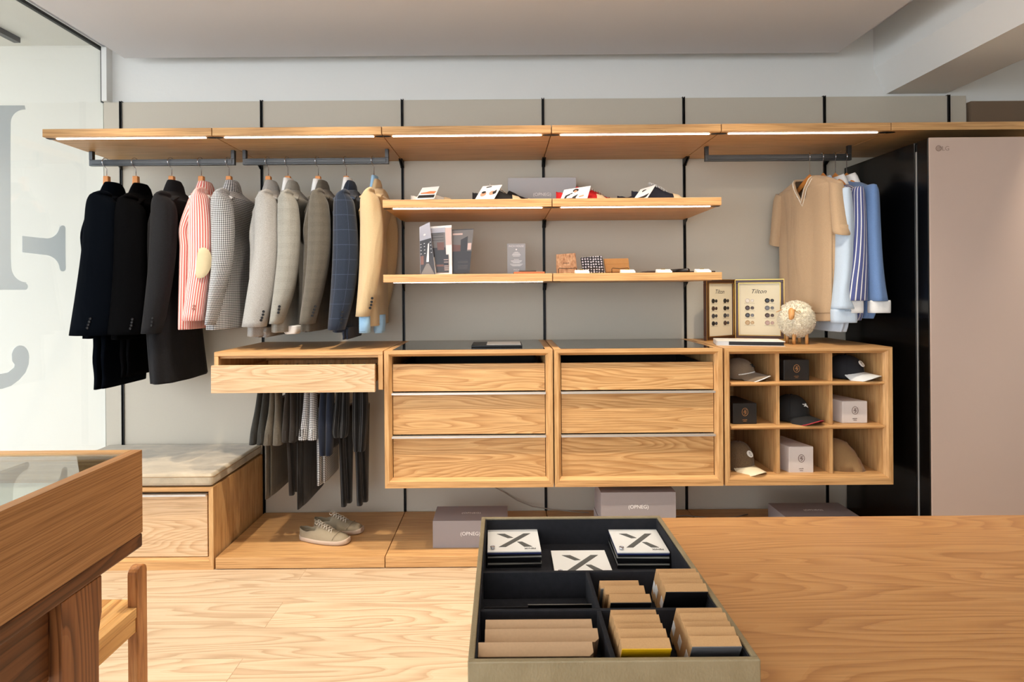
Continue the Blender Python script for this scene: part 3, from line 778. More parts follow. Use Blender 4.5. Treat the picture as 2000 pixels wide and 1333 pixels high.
# shirts worn under the jackets: collar band and tails show
def stitches(parent, X0, Y, Z0, width, rgb):
    g = G(); n = 12
    g.tube([(X0 + width * (i / n - 0.5), Y - 0.0005, Z0 + (0.0016 if i % 2 else -0.0012) * (1 + (i * 5) % 3 * 0.3)) for i in range(n + 1)], 0.0006, 5)
    return obj('cuff_embroidery', g, plain('embroidery_thread', rgb, 0.8), parent)
def inner_shirt(hook, mat, label, col, tail=None, cuff=None, Yc=-0.31):
    xl, yt, xr, yb = col
    a, z1 = at(xl, yt, Yc); b, z0 = at(xr, yb, Yc); cx = (a + b) / 2; w = (b - a) / 2
    t = thing('layered_shirt', (cx, Yc, z0), label, 'shirt', 'shirts layered under jackets')
    g = G(); rr = [ring(cx - 0.008, Yc, z0 - 0.02, w, 0.050, 28), ring(cx, Yc, (z0 + z1) / 2, w * 0.95, 0.052, 28), ring(cx + 0.002, Yc, z1, w * 0.9, 0.045, 28), ring(cx + 0.002, Yc, z1 - 0.002, w * 0.72, 0.038, 28), ring(cx, Yc, z1 - 0.03, w * 0.7, 0.036, 28)]
    g.rings(rr, cap0=False); obj('collar', g, mat, t)
    if tail:
        for (x0, x1, y0, y1, Y) in tail:
            p, q1 = at(x0, y0, Y); r, q2 = at(x1, y1, Y)
            g = G(); rr = [ring((p + r) / 2, Y, q1 - (q1 - q2) * i / 6, abs(r - p) / 2 * (1 if i < 4 else (0.93 if i < 6 else 0.75)), 0.045, 24, 2.4, 0.05, 6) for i in range(7)]
            g.rings(rr); obj('shirt_tail', g, mat, t)
    if cuff:
        x0, x1, y0, y1, Y = cuff
        p, q1 = at(x0, y0, Y); r, q2 = at(x1, y1, Y)
        g = G(); g.rings([ring((p + r) / 2, Y, z, abs(r - p) / 2, 0.036, 24, 2.6) for z in (q1, (q1 + q2) / 2, q2)]); cf = obj('cuff', g, mat, t)
        stitches(cf, (p + r) / 2 - 0.004, Y - 0.0365, q2 + 0.006, 0.030, (40, 44, 70))
    return t
inner_shirt(561, white_cloth, 'white shirt collar showing above the glen check jacket', (554, 350, 572, 371), [(556, 586, 636, 652, -0.40)])
inner_shirt(620, white_cloth, 'white shirt collar showing above the taupe checked jacket', (611, 352, 631, 371))
inner_shirt(675, white_cloth, 'white shirt collar showing above the navy windowpane jacket', (670, 349, 688, 368))
inner_shirt(729, blue_cloth, 'pale blue shirt under the tan blazer, cuff and tail showing', (725, 345, 738, 365), [(730, 752, 615, 650, -0.36)], (702, 723, 612, 650, -0.512))

# long panels below the dark jackets and the light grey / navy ones: folded trousers on the same hangers
def folded(name, label, xs, y0, y1, Y0, Y1, mat, a=0.022, group='folded suit trousers under jackets', waves=3):
    """trousers folded over a hanger bar: thin in X, wide in Y; xs = (left px, right px) at the near edge Y0"""
    xa, z1 = at(xs[0], y1, Y0); xb, _ = at(xs[1], y1, Y0); _, z0 = at(xs[0], y0, Y0)
    cx = (xa + xb) / 2; half = abs(xb - xa) / 2
    t = thing(name, (cx, (Y0 + Y1) / 2, z1), label, 'trousers', group)
    for j, (dx, sc) in enumerate(((-half * 0.5, 1.0), (half * 0.5, 0.985))):
        g = G(); n = 10
        rr = [ring(cx + dx, (Y0 + Y1) / 2 + 0.004 * math.sin(i), z0 - (z0 - z1) * sc * i / n, half * 0.5 * (0.9 + 0.1 * i / n), abs(Y1 - Y0) / 2 * (1 - 0.04 * j), 40, 4, 0.02, 6, j + i * 0.3) for i in range(n + 1)]
        g.rings(rr); obj('trouser_leg', g, mat, t)
    return t
folded('suit_trousers', 'midnight navy trousers hanging folded below the navy jacket', (178, 205), 655, 762, -0.49, -0.13, f_navy)
folded('suit_trousers', 'black trousers hanging folded below the black jacket', (232, 252), 655, 738, -0.47, -0.13, f_black)
folded('suit_trousers', 'light grey trousers showing below the light grey jacket', (495, 522), 640, 660, -0.47, -0.2, f_lgrey)
folded('suit_trousers', 'black trousers showing below the taupe checked jacket', (594, 606), 630, 649, -0.47, -0.2, f_black)
folded('suit_trousers', 'dark blue trousers showing below the navy windowpane jacket', (667, 680), 640, 664, -0.50, -0.2, f_npane)

# ---- right-hand rail
f_knit = fabric('camel_knit', (184, 156, 124), melange=0.12, weave=0.3)
f_pale = fabric('pale_blue_poplin', (190, 206, 222), melange=0.08, weave=0.05)
f_strp = fabric('navy_white_stripe', (84, 92, 142), 'stripe', (236, 236, 232), fu=62, w=0.24, melange=0.08, weave=0.04)
f_oxf = fabric('mid_blue_chambray', (108, 138, 184), melange=0.12, weave=0.05)
ivory = plain('ivory_rib_edge', (238, 230, 214), 0.8)
f_whitec = white_cloth

def shirt(label, hook, mat, srows, colr, hem, bodyX, cuff=None, cuffmat=None, bw=0.036, logo=None, collar_mat=None):
    Ys, Yb = -0.512, -0.31
    hx, _ = at(hook, 318, RAIL_Y); xl, yt, xr, yb = colr
    cX0, cz1 = at(xl, yt, Yb - 0.03); cX1, cz0 = at(xr, yb, Yb - 0.03); cX = (cX0 + cX1) / 2; zn = cz0
    zsh = at(srows[0][1], srows[0][0], Ys)[1]; zh = at(hook, hem, -0.45)[1]
    t = thing('dress_shirt', (cX, Yb, zh), label, 'shirt', 'shirts on the right rail')
    shX = at((srows[1][1] + srows[1][2]) / 2, srows[1][0], Ys)[0]
    rows = [(zn + 0.004, 0.05, 0.034, cX), (zn - 0.014, 0.10, 0.04, cX), (max(zsh + 0.004, zn - 0.045), 0.175, 0.042, (cX + shX) / 2), (zsh - 0.02, 0.20, 0.045, (cX + shX) / 2)]
    for q in (0.2, 0.4, 0.6, 0.8, 0.93, 1.0):
        rows.append((zsh - 0.03 - (zsh - 0.03 - zh) * q, 0.198 - 0.02 * (q > 0.95), bw * (0.85 + 0.15 * q), cX + bodyX * q))
    R = lerp_rows(rows, 40)
    g = G(); g.rings(open_end([ring(c, Yb, z, a, b, 48, 2.6, 0.045 * (i / 40), 9, hook + 2 * i / 40) for i, (z, b, a, c) in enumerate(R)], 0.03, 0.9)); obj('body', g, mat, t)
    f = srows[0]; xm = (f[1] + f[2]) / 2
    top = [(f[0] - 5, xm - (xm - f[1]) * 0.3, xm + (f[2] - xm) * 0.3), (f[0] - 3, xm - (xm - f[1]) * 0.7, xm + (f[2] - xm) * 0.7)]
    for my in (None, -0.108):
        g = G(); g.rings(open_end(tube_cloth(top + list(srows), Ys, 0.045, fold=0.05, k=4, e=2.1, mirrorY=my))); s = obj('sleeve', g, mat, t)
        if cuff:
            x0, x1, y0, y1 = cuff; Yq = Ys if my is None else my
            p, z1 = at(x0, y0, Ys); r, z0 = at(x1, y1, Ys)
            g = G(); hw = abs(r - p) / 2
            g.rings(open_end([ring((p + r) / 2, Yq, z1 - (z1 - z0) * i / 5, hw * (0.97 if i in (0, 5) else 1), 0.030, 32, 3.2) for i in range(6)], 0.04, 0.93)); cf = obj('cuff', g, cuffmat or mat, s)
            if logo and my is None:
                stitches(cf, p + 0.022, Ys - 0.0312, z0 + 0.010, 0.032, (30, 30, 34))
    g = G(); rr = []
    for i in range(13):
        q = i / 12 * 2 - 1; aq = abs(q); zz = zn - 0.004 - (zn - zsh) * aq ** 1.2; cx = cX + (shX - cX) * aq * 0.9
        rr.append([(cx + (0.036 + 0.006 * aq) * math.cos(2 * PI * k / 18), Yb + q * 0.196, zz - 0.010 + 0.012 * math.sin(2 * PI * k / 18)) for k in range(18)])
    g.rings(rr); obj('shoulder', g, mat, t)
    w = (cX1 - cX0) / 2; zc = cz1; cm_ = collar_mat or mat
    rr = [ring(cX + 0.004, Yb, cz0 - 0.010, w * 1.15, 0.078, 32, 2.2, tilt=0.3), ring(cX + 0.002, Yb, (cz0 + zc) / 2, w * 1.0, 0.060, 32, 2.2, tilt=0.35),
          ring(cX, Yb, zc - 0.008, w * 0.86, 0.046, 32, 2.2, tilt=0.35), ring(cX, Yb, zc - 0.005, w * 0.76, 0.042, 32, 2.2, tilt=0.35), ring(cX, Yb, zc - 0.010, w * 0.6, 0.036, 32, 2.2, tilt=0.35), ring(cX, Yb, zc - 0.05, w * 0.55, 0.036, 32, 2.2, tilt=0.3)]
    g = G(); g.rings(rr, cap0=False); obj('collar', g, cm_, t)
    # button placket on the front, facing left
    g = G(); pts = [(c - a - 0.001, Yb, z) for (z, b, a, c) in R[5:40:3]]
    rr = [[(p[0] - 0.001, p[1] - 0.014, p[2]), (p[0] - 0.001, p[1] + 0.014, p[2]), (p[0] + 0.003, p[1] + 0.014, p[2]), (p[0] + 0.003, p[1] - 0.014, p[2])] for p in pts]
    g.rings(rr, smooth=False); obj('placket', g, mat, t)
    hanger(hx, 'wooden hanger holding the ' + label.split(',')[0], full=True, zw=at(hook, 340, RAIL_Y)[1])
    return t
shirt('pale blue shirt, second garment on the right rail', 1606, f_pale, [(372, 1637, 1657), (385, 1635, 1661), (440, 1635, 1664), (520, 1634, 1661), (570, 1630, 1655), (603, 1626, 1666)],
      (1606, 342, 1626, 364), 648, -0.01, cuff=(1624, 1672, 604, 630))
shirt('navy and white striped shirt with white cuffs, third on the right rail', 1630, f_strp, [(370, 1664, 1682), (384, 1662, 1686), (440, 1662, 1689), (500, 1657, 1691), (550, 1649, 1691), (587, 1644, 1690)],
      (1632, 340, 1652, 361), 626, -0.005, cuff=(1640, 1684, 585, 611), cuffmat=white_cloth, logo=True, collar_mat=white_cloth)
shirt('mid blue shirt with white collar and cuffs, last on the right rail', 1652, f_oxf, [(366, 1690, 1708), (379, 1687, 1713), (440, 1688, 1716), (500, 1691, 1719), (550, 1694, 1724), (588, 1697, 1730)],
      (1654, 337, 1674, 357), 622, 0.0, cuff=(1697, 1737, 587, 611), cuffmat=white_cloth, collar_mat=white_cloth)

def polo():
    hook = 1580; Yb = RAIL_Y; hx, _ = at(hook, 318, RAIL_Y)
    wd = Vector((0.22, -0.975, 0)).normalized(); nd = Vector((-0.975, -0.22, 0)).normalized()   # width to the near side, front to the left
    zsh = at(1625, 383, -0.50)[1]; zt = at(1580, 350, Yb)[1]; zh = at(1580, 628, -0.45)[1]
    t = thing('knit_polo', (hx, Yb, zh), 'camel short sleeved knit polo with ivory edged v neck, front of the right rail', 'knitwear')
    def W(p, q, z): v = wd * p + nd * q; return (hx + 0.004 + v.x, Yb + v.y, z)
    rows = [(zt + 0.002, 0.075, 0.045), (zt - 0.012, 0.115, 0.050), (zt - 0.040, 0.175, 0.052), (zt - 0.065, 0.205, 0.055), (zt - 0.16, 0.208, 0.042), (zt - 0.35, 0.200, 0.043), (zt - 0.55, 0.196, 0.043), (zh + 0.055, 0.192, 0.042), (zh + 0.04, 0.187, 0.038), (zh, 0.184, 0.038)]
    N, M_ = 72, 70; R = lerp_rows(rows, M_); rr = []
    for i, (z, b, a) in enumerate(R):
        f = i / M_; c = []
        for k in range(N):
            th = 2 * PI * k / N; cs, sn = math.cos(th), math.sin(th)
            q = 1 + (0.11 * math.sin(7 * th + 1.0 + 1.2 * f) + 0.05 * math.sin(12 * th + 2.0 * f)) * min(1, f * 1.4)
            p_ = b * math.copysign(abs(cs) ** 0.8, cs) * q; n_ = a * math.copysign(abs(sn) ** 0.8, sn) * q
            c.append(W(p_, n_, z + 0.012 * (abs(p_) / 0.2) * f - 0.008 * (1 if p_ > 0 else 0) * f))
        rr.append(c)
    depth = 0.125
    def skip(i, k):
        z = R[i][0]; th = 2 * PI * (k + 0.5) / N
        p_ = R[i][1] * math.copysign(abs(math.cos(th)) ** 0.8, math.cos(th))
        return math.sin(th) > 0 and (zt - z) < depth and abs(p_) < 0.062 * (1 - (zt - z) / depth) + 0.002
    g = G(); g.rings(rr, cap0=False, cap1=False, skip=skip); obj('body', g, f_knit, t, solid=0.003)
    # V neck rib
    def front(p, z):
        b, a = min(R, key=lambda r: abs(r[0] - z))[1:]
        return a * max(0.0, 1 - min(1, abs(p / b)) ** 2.5) ** 0.4
    pts = []; 
    for j in range(-10, 11):
        f = abs(j) / 10; z = zt - depth * (1 - f); p = math.copysign(0.064 * f, j)
        pts.append(W(p, front(p, z) + 0.003, z))
    back = [W(0.064 * math.cos(PI * j / 8), -0.03 * math.sin(PI * j / 8), zt + 0.010 * math.sin(PI * j / 8)) for j in range(1, 8)]
    g = G(); g.tube(pts + back, 0.0065, 8, closed=True); obj('neck_rib', g, f_knit, t)
    for sc, nm in ((1.0, 'neck_edging'),):
        g = G(); pts2 = [Vector(p) + nd * 0.0075 for p in pts]; g.tube(pts2, 0.0018, 6); obj(nm, g, ivory, t)
        g = G(); pts3 = []
        for j in range(-10, 11):
            f = abs(j) / 10; z = zt - (depth + 0.018) * (1 - f); p = math.copysign(0.078 * f, j); pts3.append(W(p, front(p, z) + 0.0035, z))
        g.tube(pts3, 0.0018, 6); obj(nm, g, ivory, t)
    # label inside the neck
    g = G(); a = [W(-0.002, -0.030, zt - 0.012), W(0.022, -0.030, zt - 0.012), W(0.022, -0.030, zt - 0.05), W(-0.002, -0.030, zt - 0.05)]
    g.add(a + [tuple(Vector(p) + nd * 0.002) for p in a], [(0, 1, 2, 3), (7, 6, 5, 4), (0, 4, 5, 1), (1, 5, 6, 2), (2, 6, 7, 3), (3, 7, 4, 0)]); obj('neck_label', g, ivory, t)
    # short sleeves
    for sg, L in ((1, 0.255), (-1, 0.275)):
        rows_ = [(0.0, 0.192, 0.028), (0.03, 0.202, 0.036), (0.10, 0.210, 0.042), (0.2, 0.222, 0.044), (L - 0.012, 0.230, 0.047), (L, 0.230, 0.044)]
        rr = []
        for d, p, b in lerp_rows(rows_, 18):
            zc = zt - 0.052 - d
            rr.append([tuple(Vector(W(sg * p, 0.018, zc)) + wd * (0.030 * math.cos(2 * PI * k / 28)) + nd * (b * math.sin(2 * PI * k / 28) * (1 + 0.06 * math.sin(3 * 2 * PI * k / 28))) + Vector((0, 0, -0.01 * math.cos(2 * PI * k / 28)))) for k in range(28)])
        g = G(); g.rings(open_end(rr, 0.05, 0.9)); obj('sleeve', g, f_knit, t)
    hanger(hx, 'wooden hanger in the neck of the camel knit polo', dirv=(0.22, -0.975), full=True, zw=at(hook, 343, RAIL_Y)[1])
polo()

# ---- trousers hanging from the pull-out bars under the cabinet
f_dg = fabric('dark_grey_wool', (50, 50, 47), melange=0.4)
f_gb = fabric('grey_beige_wool', (92, 85, 74), melange=0.35)
f_db = fabric('dark_brown_wool', (42, 36, 31), melange=0.35)
f_bb = fabric('blackish_brown_wool', (26, 22, 19), melange=0.3)
f_pin = fabric('black_pinstripe', (8, 8, 9), 'stripe', (90, 90, 92), fu=48, w=0.07, melange=0.2)
f_nv = fabric('navy_wool', (24, 31, 46), melange=0.3)
def trousers(label, near, longp, mat, band=True, Yn=-0.46, narrow=False):
    """near: rows of the waist half hanging in front; longp: (x, y_top, y_bottom, Y0, Y1, half thickness) leg panel behind"""
    cx, z1 = at((near[-1][1] + near[-1][2]) / 2, near[-1][0], Yn)
    x, y0, y1, Y0, Y1, hx_ = longp
    X, zb = at(x, y1, Y0); zb = min(zb, z1)
    t = thing('hanging_trousers', (cx, Yn, zb), label, 'trousers', 'trousers hanging under the cabinet')
    w = [(r[1] + r[2]) / 2 for r in near]
    for sg in (-1, 1):
        rows = [(y, (a if sg < 0 else (a + b) / 2), ((a + b) / 2 if sg < 0 else b)) for y, a, b in near]
        g = G(); g.rings(open_end(tube_cloth(rows, Yn, 0.034, fold=0.04, k=3, domed=False, e=2.2), 0.015)); obj('waist_half', g, mat, t)
    if band:
        y, a, b = near[-1]
        for k in (0.1, 0.62):
            xx = a + (b - a) * k; X0, zz = at(xx, y - 1, Yn - 0.036); _, z2 = at(xx, y - 19, Yn - 0.036)
            g = G(); g.box(X0, X0 + 0.010, Yn - 0.0385, Yn - 0.034, zz, z2); obj('belt_loop', g, mat, t, bevel=0.001)
    _, zt_ = at(x, y0, Y0)
    g = G(); n = 14
    for j, (dy0, dy1, dz) in enumerate(((0, 0, 0), (0.02, 0.03, 0.012))):
        rr = []
        for i in range(n + 1):
            f = i / n; wN = 1.0 if not narrow else 1 - 0.75 * f
            ymid = (Y0 + Y1) / 2 + dy0; rr.append(ring(X + (0.011 if j else -0.011) * hx_ / 0.012, ymid, zt_ - (zt_ - zb - dz) * f, hx_, abs(Y1 - Y0) / 2 * wN, 36, 4, 0.02, 5, i * 0.2))
        g = G(); g.rings(rr); obj('leg', g, mat, t)
    return t
trousers('dark grey trousers at the left end of the trouser bars', [(760, 506, 528), (800, 500, 524), (840, 492, 520), (867, 489, 518)], (521, 770, 865, -0.40, -0.25, 0.012), f_dg)
trousers('beige grey trousers with belt loops, second from the left', [(760, 530, 548), (800, 527, 551), (840, 520, 552), (868, 516, 553)], (523, 790, 976, -0.42, -0.13, 0.010), f_gb)
trousers('dark taupe trousers with a buttoned waistband, third from the left', [(760, 560, 578), (800, 556, 581), (840, 553, 582), (862, 553, 580)], (566, 800, 975, -0.42, -0.30, 0.012), f_db, narrow=True)
trousers('blackish brown turn-up trousers in the middle of the bars', [(760, 584, 594), (800, 583, 594), (840, 582, 594), (850, 582, 594)], (585, 790, 996, -0.45, -0.12, 0.009), f_bb, band=False)
trousers('black and white gingham trousers', [(760, 596, 618), (800, 593, 620), (840, 586, 622), (858, 584, 621)], (626, 800, 950, -0.44, -0.20, 0.012), f_ging)
trousers('plain navy trousers right of the gingham ones', [(760, 628, 652), (800, 624, 652), (850, 623, 652), (888, 626, 649)], (640, 800, 880, -0.42, -0.2, 0.012), f_nv, band=False)
trousers('black pinstripe trousers with a gathered cuff', [(760, 658, 682), (800, 654, 682), (840, 650, 681), (853, 653, 678)], (668, 800, 1000, -0.44, -0.28, 0.012), f_pin, band=False, narrow=True)
trousers('black pinstripe trousers at the right end of the bars', [(760, 690, 718), (800, 689, 719), (850, 690, 716), (880, 692, 713)], (700, 800, 998, -0.44, -0.28, 0.013), f_pin, band=False, narrow=True)
# ------------------------------------------------------------------ boxes, fridge, cables
lilac = plain('lilac_grey_board', (150, 142, 142), 0.75, noise=0.02)
grey_box = plain('cool_grey_board', (172, 172, 174), 0.75, noise=0.02)
white_ink = plain('white_print', (238, 236, 234), 0.6)
def opneg(label, x0, x1, y0, y1, z0, h, mat=lilac, group='lilac grey shoe boxes', texts=('front', 'top')):
    t = thing('shoe_box', ((x0 + x1) / 2, (y0 + y1) / 2, z0), label, 'box', group)
    lid = h * 0.50 if 'lid' in texts else h
    g = G(); g.box(x0, x1, y0, y1, z0 + 0.0003, z0 + h); obj('box_body', g, mat, t, bevel=0.001)
    if 'front' in texts: text('(OPNEG)', 'printed_name', white_ink, t, ((x0 + x1) / 2, y0, z0 + h * 0.5), (1, 0, 0), (0, 0, 1), width=0.095)
    if 'low' in texts: text('(OPNEG)', 'printed_name', white_ink, t, ((x0 + x1) / 2, y0, z0 + 0.085), (1, 0, 0), (0, 0, 1), width=0.095)
    if 'top' in texts: text('(OPNEG)', 'printed_name', white_ink, t, ((x0 + x1) / 2, (y0 + y1) / 2, z0 + h), (1, 0, 0), (0, 1, 0), width=0.095)
    return t
opneg('lilac grey shoe box standing alone on the platform left of centre', -0.352, 0.013, -0.51, -0.315, 0.055, 0.132)
opneg('lower lilac grey shoe box of the stack of two on the platform', 0.452, 0.815, -0.575, -0.375, 0.055, 0.143)
opneg('upper lilac grey shoe box of the stack of two on the platform', 0.456, 0.812, -0.577, -0.377, 0.1985, 0.143)
opneg('lilac grey shoe box on the platform beside the tall black appliance', 1.37, 1.735, -0.51, -0.306, 0.055, 0.132)
opneg('pale grey shoe box standing on edge behind the shoes on the shelf', 0.030, 0.398, -0.19, -0.06, 1.737, 0.178, grey_box, None, ('low',))
cable_m = plain('beige_cable', (150, 138, 124), 0.6)
g = G(); pp = [at(x, y, Y) + (Y,) for x, y, Y in ((962, 950, -0.05), (985, 962, -0.055), (1010, 978, -0.06), (1040, 990, -0.08), (1080, 996, -0.12), (1120, 1000, -0.13), (1150, 1002, -0.13))]
pts = [(a, c, max(b, 0.0585)) for a, b, c in pp]; g.tube(pts, 0.003, 6); tag(obj('power_cable', g, cable_m), 'beige cable hanging from the cabinets down to the platform', 'cable')
g = G(); pts = [(0.86, -0.15, 0.0585), (1.0, -0.13, 0.0585), (1.12, -0.17, 0.0585), (1.25, -0.16, 0.0585), (1.34, -0.12, 0.0585)]; g.tube(pts, 0.003, 6)
tag(obj('power_cable', g, cable_m), 'beige cable lying on the platform left of the last shoe box', 'cable')

# tall clothes-care appliance
fblk = plain('gloss_black_side', (6, 6, 7), 0.22); fdoor = plain('beige_glass_door', (192, 170, 156), 0.32, noise=0.01, nscale=200)
fx = 1.937
t = thing('steam_closet', (fx + 0.3, -0.35, 0.0), 'tall black sided appliance with a plain beige door at the right edge', 'appliance')
g = G(); g.box(fx, fx + 0.60, -0.605, -0.036, 0.02, 1.985); obj('cabinet_body', g, fblk, t, bevel=0.003)
g = G(); g.box(fx + 0.006, fx + 0.594, -0.622, -0.606, 0.03, 1.975); obj('door_seal', g, seal_m, t)
g = G(); g.box(fx + 0.004, fx + 0.010, -0.614, -0.6065, 0.04, 1.94); obj('trim_strip', g, steel_m, t)
g = G(); g.box(fx, fx + 0.60, -0.692, -0.623, 0.03, 1.985); d = obj('door', g, fblk, t, bevel=0.003)
g = G(); g.box(fx + 0.003, fx + 0.60, -0.700, -0.6925, 0.03, 1.985); obj('door_panel', g, fdoor, d, bevel=0.001)
for fx_ in (fx + 0.03, fx + 0.55):
    g = G(); g.cyl((fx_, -0.56, 0.0), 0.02, 0.02); obj('foot', g, seal_m, t)
logo = plain('grey_logo_print', (146, 124, 112), 0.5)
X, Z = at(1852, 290, -0.70)
text('LG', 'printed_name', logo, d, (X - 0.012, -0.7003, Z), (1, 0, 0), (0, 0, 1), width=0.031)
X, Z = at(1833, 290, -0.70)
g = G(); g.cyl((X, -0.7012, Z), 0.0135, 0.0009, 'Y', 28); em = obj('emblem', g, logo, d)
g = G(); g.tube([(X + 0.0085 * math.cos(math.radians(a)), -0.7016, Z + 0.0085 * math.sin(math.radians(a))) for a in range(40, 361, 20)] + [(X + 0.002, -0.7016, Z)], 0.0010, 5)
g.tube([(X - 0.002, -0.7016, Z + 0.005), (X - 0.002, -0.7016, Z - 0.004), (X + 0.001, -0.7016, Z - 0.004)], 0.0008, 5)
obj('emblem_lines', g, fdoor, em)

# ------------------------------------------------------------------ right table with the sample tray
TZ = 0.742
t = thing('work_table', (0.9, -2.5, 0), 'large oak table in the foreground carrying the sample tray', 'table')
g = G(); g.box(-0.035, 2.3, -3.18, -1.925, TZ - 0.035, TZ); obj('tabletop', g, table_oak, t, bevel=0.003)
for lx in (0.10, 2.12):
    for ly in (-3.10, -2.06):
        g = G(); g.box(lx, lx + 0.07, ly, ly + 0.07, 0, TZ - 0.0355); obj('leg', g, walnut_z, t, bevel=0.004)
for ly in (-3.08, -2.03):
    g = G(); g.box(0.171, 2.119, ly, ly + 0.025, TZ - 0.115, TZ - 0.0355); obj('apron', g, table_oak, t)

leather = NT('olive_grain_leather'); co = leather.coord()
vo = leather.n('TexVoronoi'); leather.l(leather.scale(co, (1, 1, 0.6)), vo.inputs['Vector']); vo.inputs['Scale'].default_value = 330
leather.set(Base_Color=leather.ramp(leather.noise(co, 30, 3), [(0.3, lin((138, 122, 90))), (0.7, lin((150, 134, 102)))]), Roughness=0.5)
leather.bump(vo.outputs['Distance'], 0.35, 0.001); leather = leather.m
felt = plain('charcoal_microfibre', (40, 40, 43), 0.95, noise=0.25, nscale=90, bump=0.15, bscale=500, spec=0.15)
TX0, TX1, TY0, TY1, RZ = -0.050, 0.330, -2.608, -2.116, 0.820
t = thing('sample_tray', ((TX0 + TX1) / 2, (TY0 + TY1) / 2, TZ), 'olive leather tray with dark compartments full of material samples', 'tray')
g = G(); w = 0.0085
for a in ((TX0, TX1, TY0, TY0 + w), (TX0, TX1, TY1 - w, TY1), (TX0, TX0 + w, TY0 + w, TY1 - w), (TX1 - w, TX1, TY0 + w, TY1 - w)): g.box(*a, TZ + 0.0005, RZ)
g.box(TX0 + w, TX1 - w, TY0 + w, TY1 - w, TZ + 0.0005, TZ + 0.006)
obj('tray_wall', g, leather, t, bevel=0.0015)
g = G(); q = 0.0025; a0, a1, b0, b1 = TX0 + w + 0.0004, TX1 - w - 0.0004, TY0 + w + 0.0004, TY1 - w - 0.0004; lz = RZ - 0.003
for a in ((a0, a1, b0, b0 + q), (a0, a1, b1 - q, b1), (a0, a0 + q, b0 + q, b1 - q), (a1 - q, a1, b0 + q, b1 - q)): g.box(*a, TZ + 0.0065, lz)
g.box(a0 + q, a1 - q, b0 + q, b1 - q, TZ + 0.0065, TZ + 0.023)
obj('lining', g, felt, t)
FL = TZ + 0.023
for (x0, x1, y0, y1) in ((a0 + q, a1 - q, -2.347, -2.340), (a0 + q, a1 - q, -2.470, -2.463), (0.139, 0.146, -2.4628, -2.3472), (0.139, 0.146, b0 + q, -2.4702)):
    g = G(); g.box(x0, x1, y0, y1, FL + 0.0002, 0.811); obj('divider', g, felt, t, bevel=0.001)
# swatch stacks (ring-bound cards)
card_w = plain('white_sample_card', (240, 238, 232), 0.5); card_k = plain('black_sample_card', (16, 16, 18), 0.35); card_g = plain('grey_sample_card', (150, 146, 138), 0.5); card_b = plain('blue_sample_card', (34, 42, 92), 0.5)
grey_ink = plain('dark_grey_print', (88, 88, 84), 0.6)
def swatch(label, x, y, w, d, ztop, rot, seed, nm=9):
    rr = random.Random(seed); t = thing('swatch_stack', (x, y, FL), label, 'material samples', 'ring bound sample card stacks')
    z = FL + 0.0003; M0 = Matrix.Translation((x, y, 0)) @ Matrix.Rotation(rot, 4, 'Z'); th = (ztop - 0.0022 - z) / nm
    for i in range(nm):
        M = M0 @ Matrix.Rotation(rr.uniform(-0.02, 0.02), 4, 'Z')
        g = G(); g.box(-w / 2, w / 2, -d / 2, d / 2, z, z + th - 0.0004, 0, M); z += th
        obj('sample_card', g, [card_k, card_k, card_g, card_k, card_k, card_k, card_g, card_k, card_b][i % 9], t)
    g = G(); g.box(-w / 2, w / 2, -d / 2, d / 2, z, ztop, 0, M0); c = obj('cover_card', g, card_w, t)
    def P(p, q_): v = M0 @ Vector((p, q_, ztop + 0.0006)); return (v.x, v.y, v.z)
    for poly in ([(0.022, 0.034), (0.036, 0.034), (-0.016, -0.036), (-0.030, -0.036)], [(-0.033, 0.034), (-0.017, 0.034), (0.000, 0.012), (-0.011, 0.010)], [(0.007, -0.010), (0.017, -0.010), (0.036, -0.036), (0.020, -0.036)]):
        poly = [(p * w / 0.104, q_ * d / 0.116) for p, q_ in poly]
        g = G(); g.add([P(*p) for p in poly] + [(a, b, cc - 0.0005) for a, b, cc in [P(*p) for p in poly]], [(0, 1, 2, 3), (7, 6, 5, 4), (0, 4, 5, 1), (1, 5, 6, 2), (2, 6, 7, 3), (3, 7, 4, 0)])
        obj('printed_mark', g, grey_ink, c)
    xd = M0.to_3x3() @ Vector((-1, 0, 0)); yd = M0.to_3x3() @ Vector((0, -1, 0))
    text('FENIX', 'printed_name', grey_ink, c, P(0.031 * w / 0.104, -0.046 * d / 0.116), xd, yd, width=0.022)
    g = G(); g.cyl(P(-w / 2 + 0.010, -d / 2 + 0.012), 0.0042, 0.004, 'Z', 18); g.tube([tuple(M0 @ Vector((-w / 2 + 0.010 + 0.004 * math.cos(a * PI / 8), -d / 2 + 0.012 + 0.004 * math.sin(a * PI / 8), ztop + 0.0046))) for a in range(16)], 0.0008, 6, closed=True)
    obj('binding_screw', g, chrome, t)
swatch('stack of sample cards in the rear left corner of the tray', 0.0165, -2.180, 0.104, 0.104, 0.797, 0.02, 1)
swatch('short stack of sample cards half hidden behind the tray divider', 0.146, -2.236, 0.108, 0.108, 0.776, 0.0, 2, 3)
swatch('stack of sample cards in the rear right corner of the tray', 0.2665, -2.186, 0.100, 0.108, 0.797, -0.015, 3)
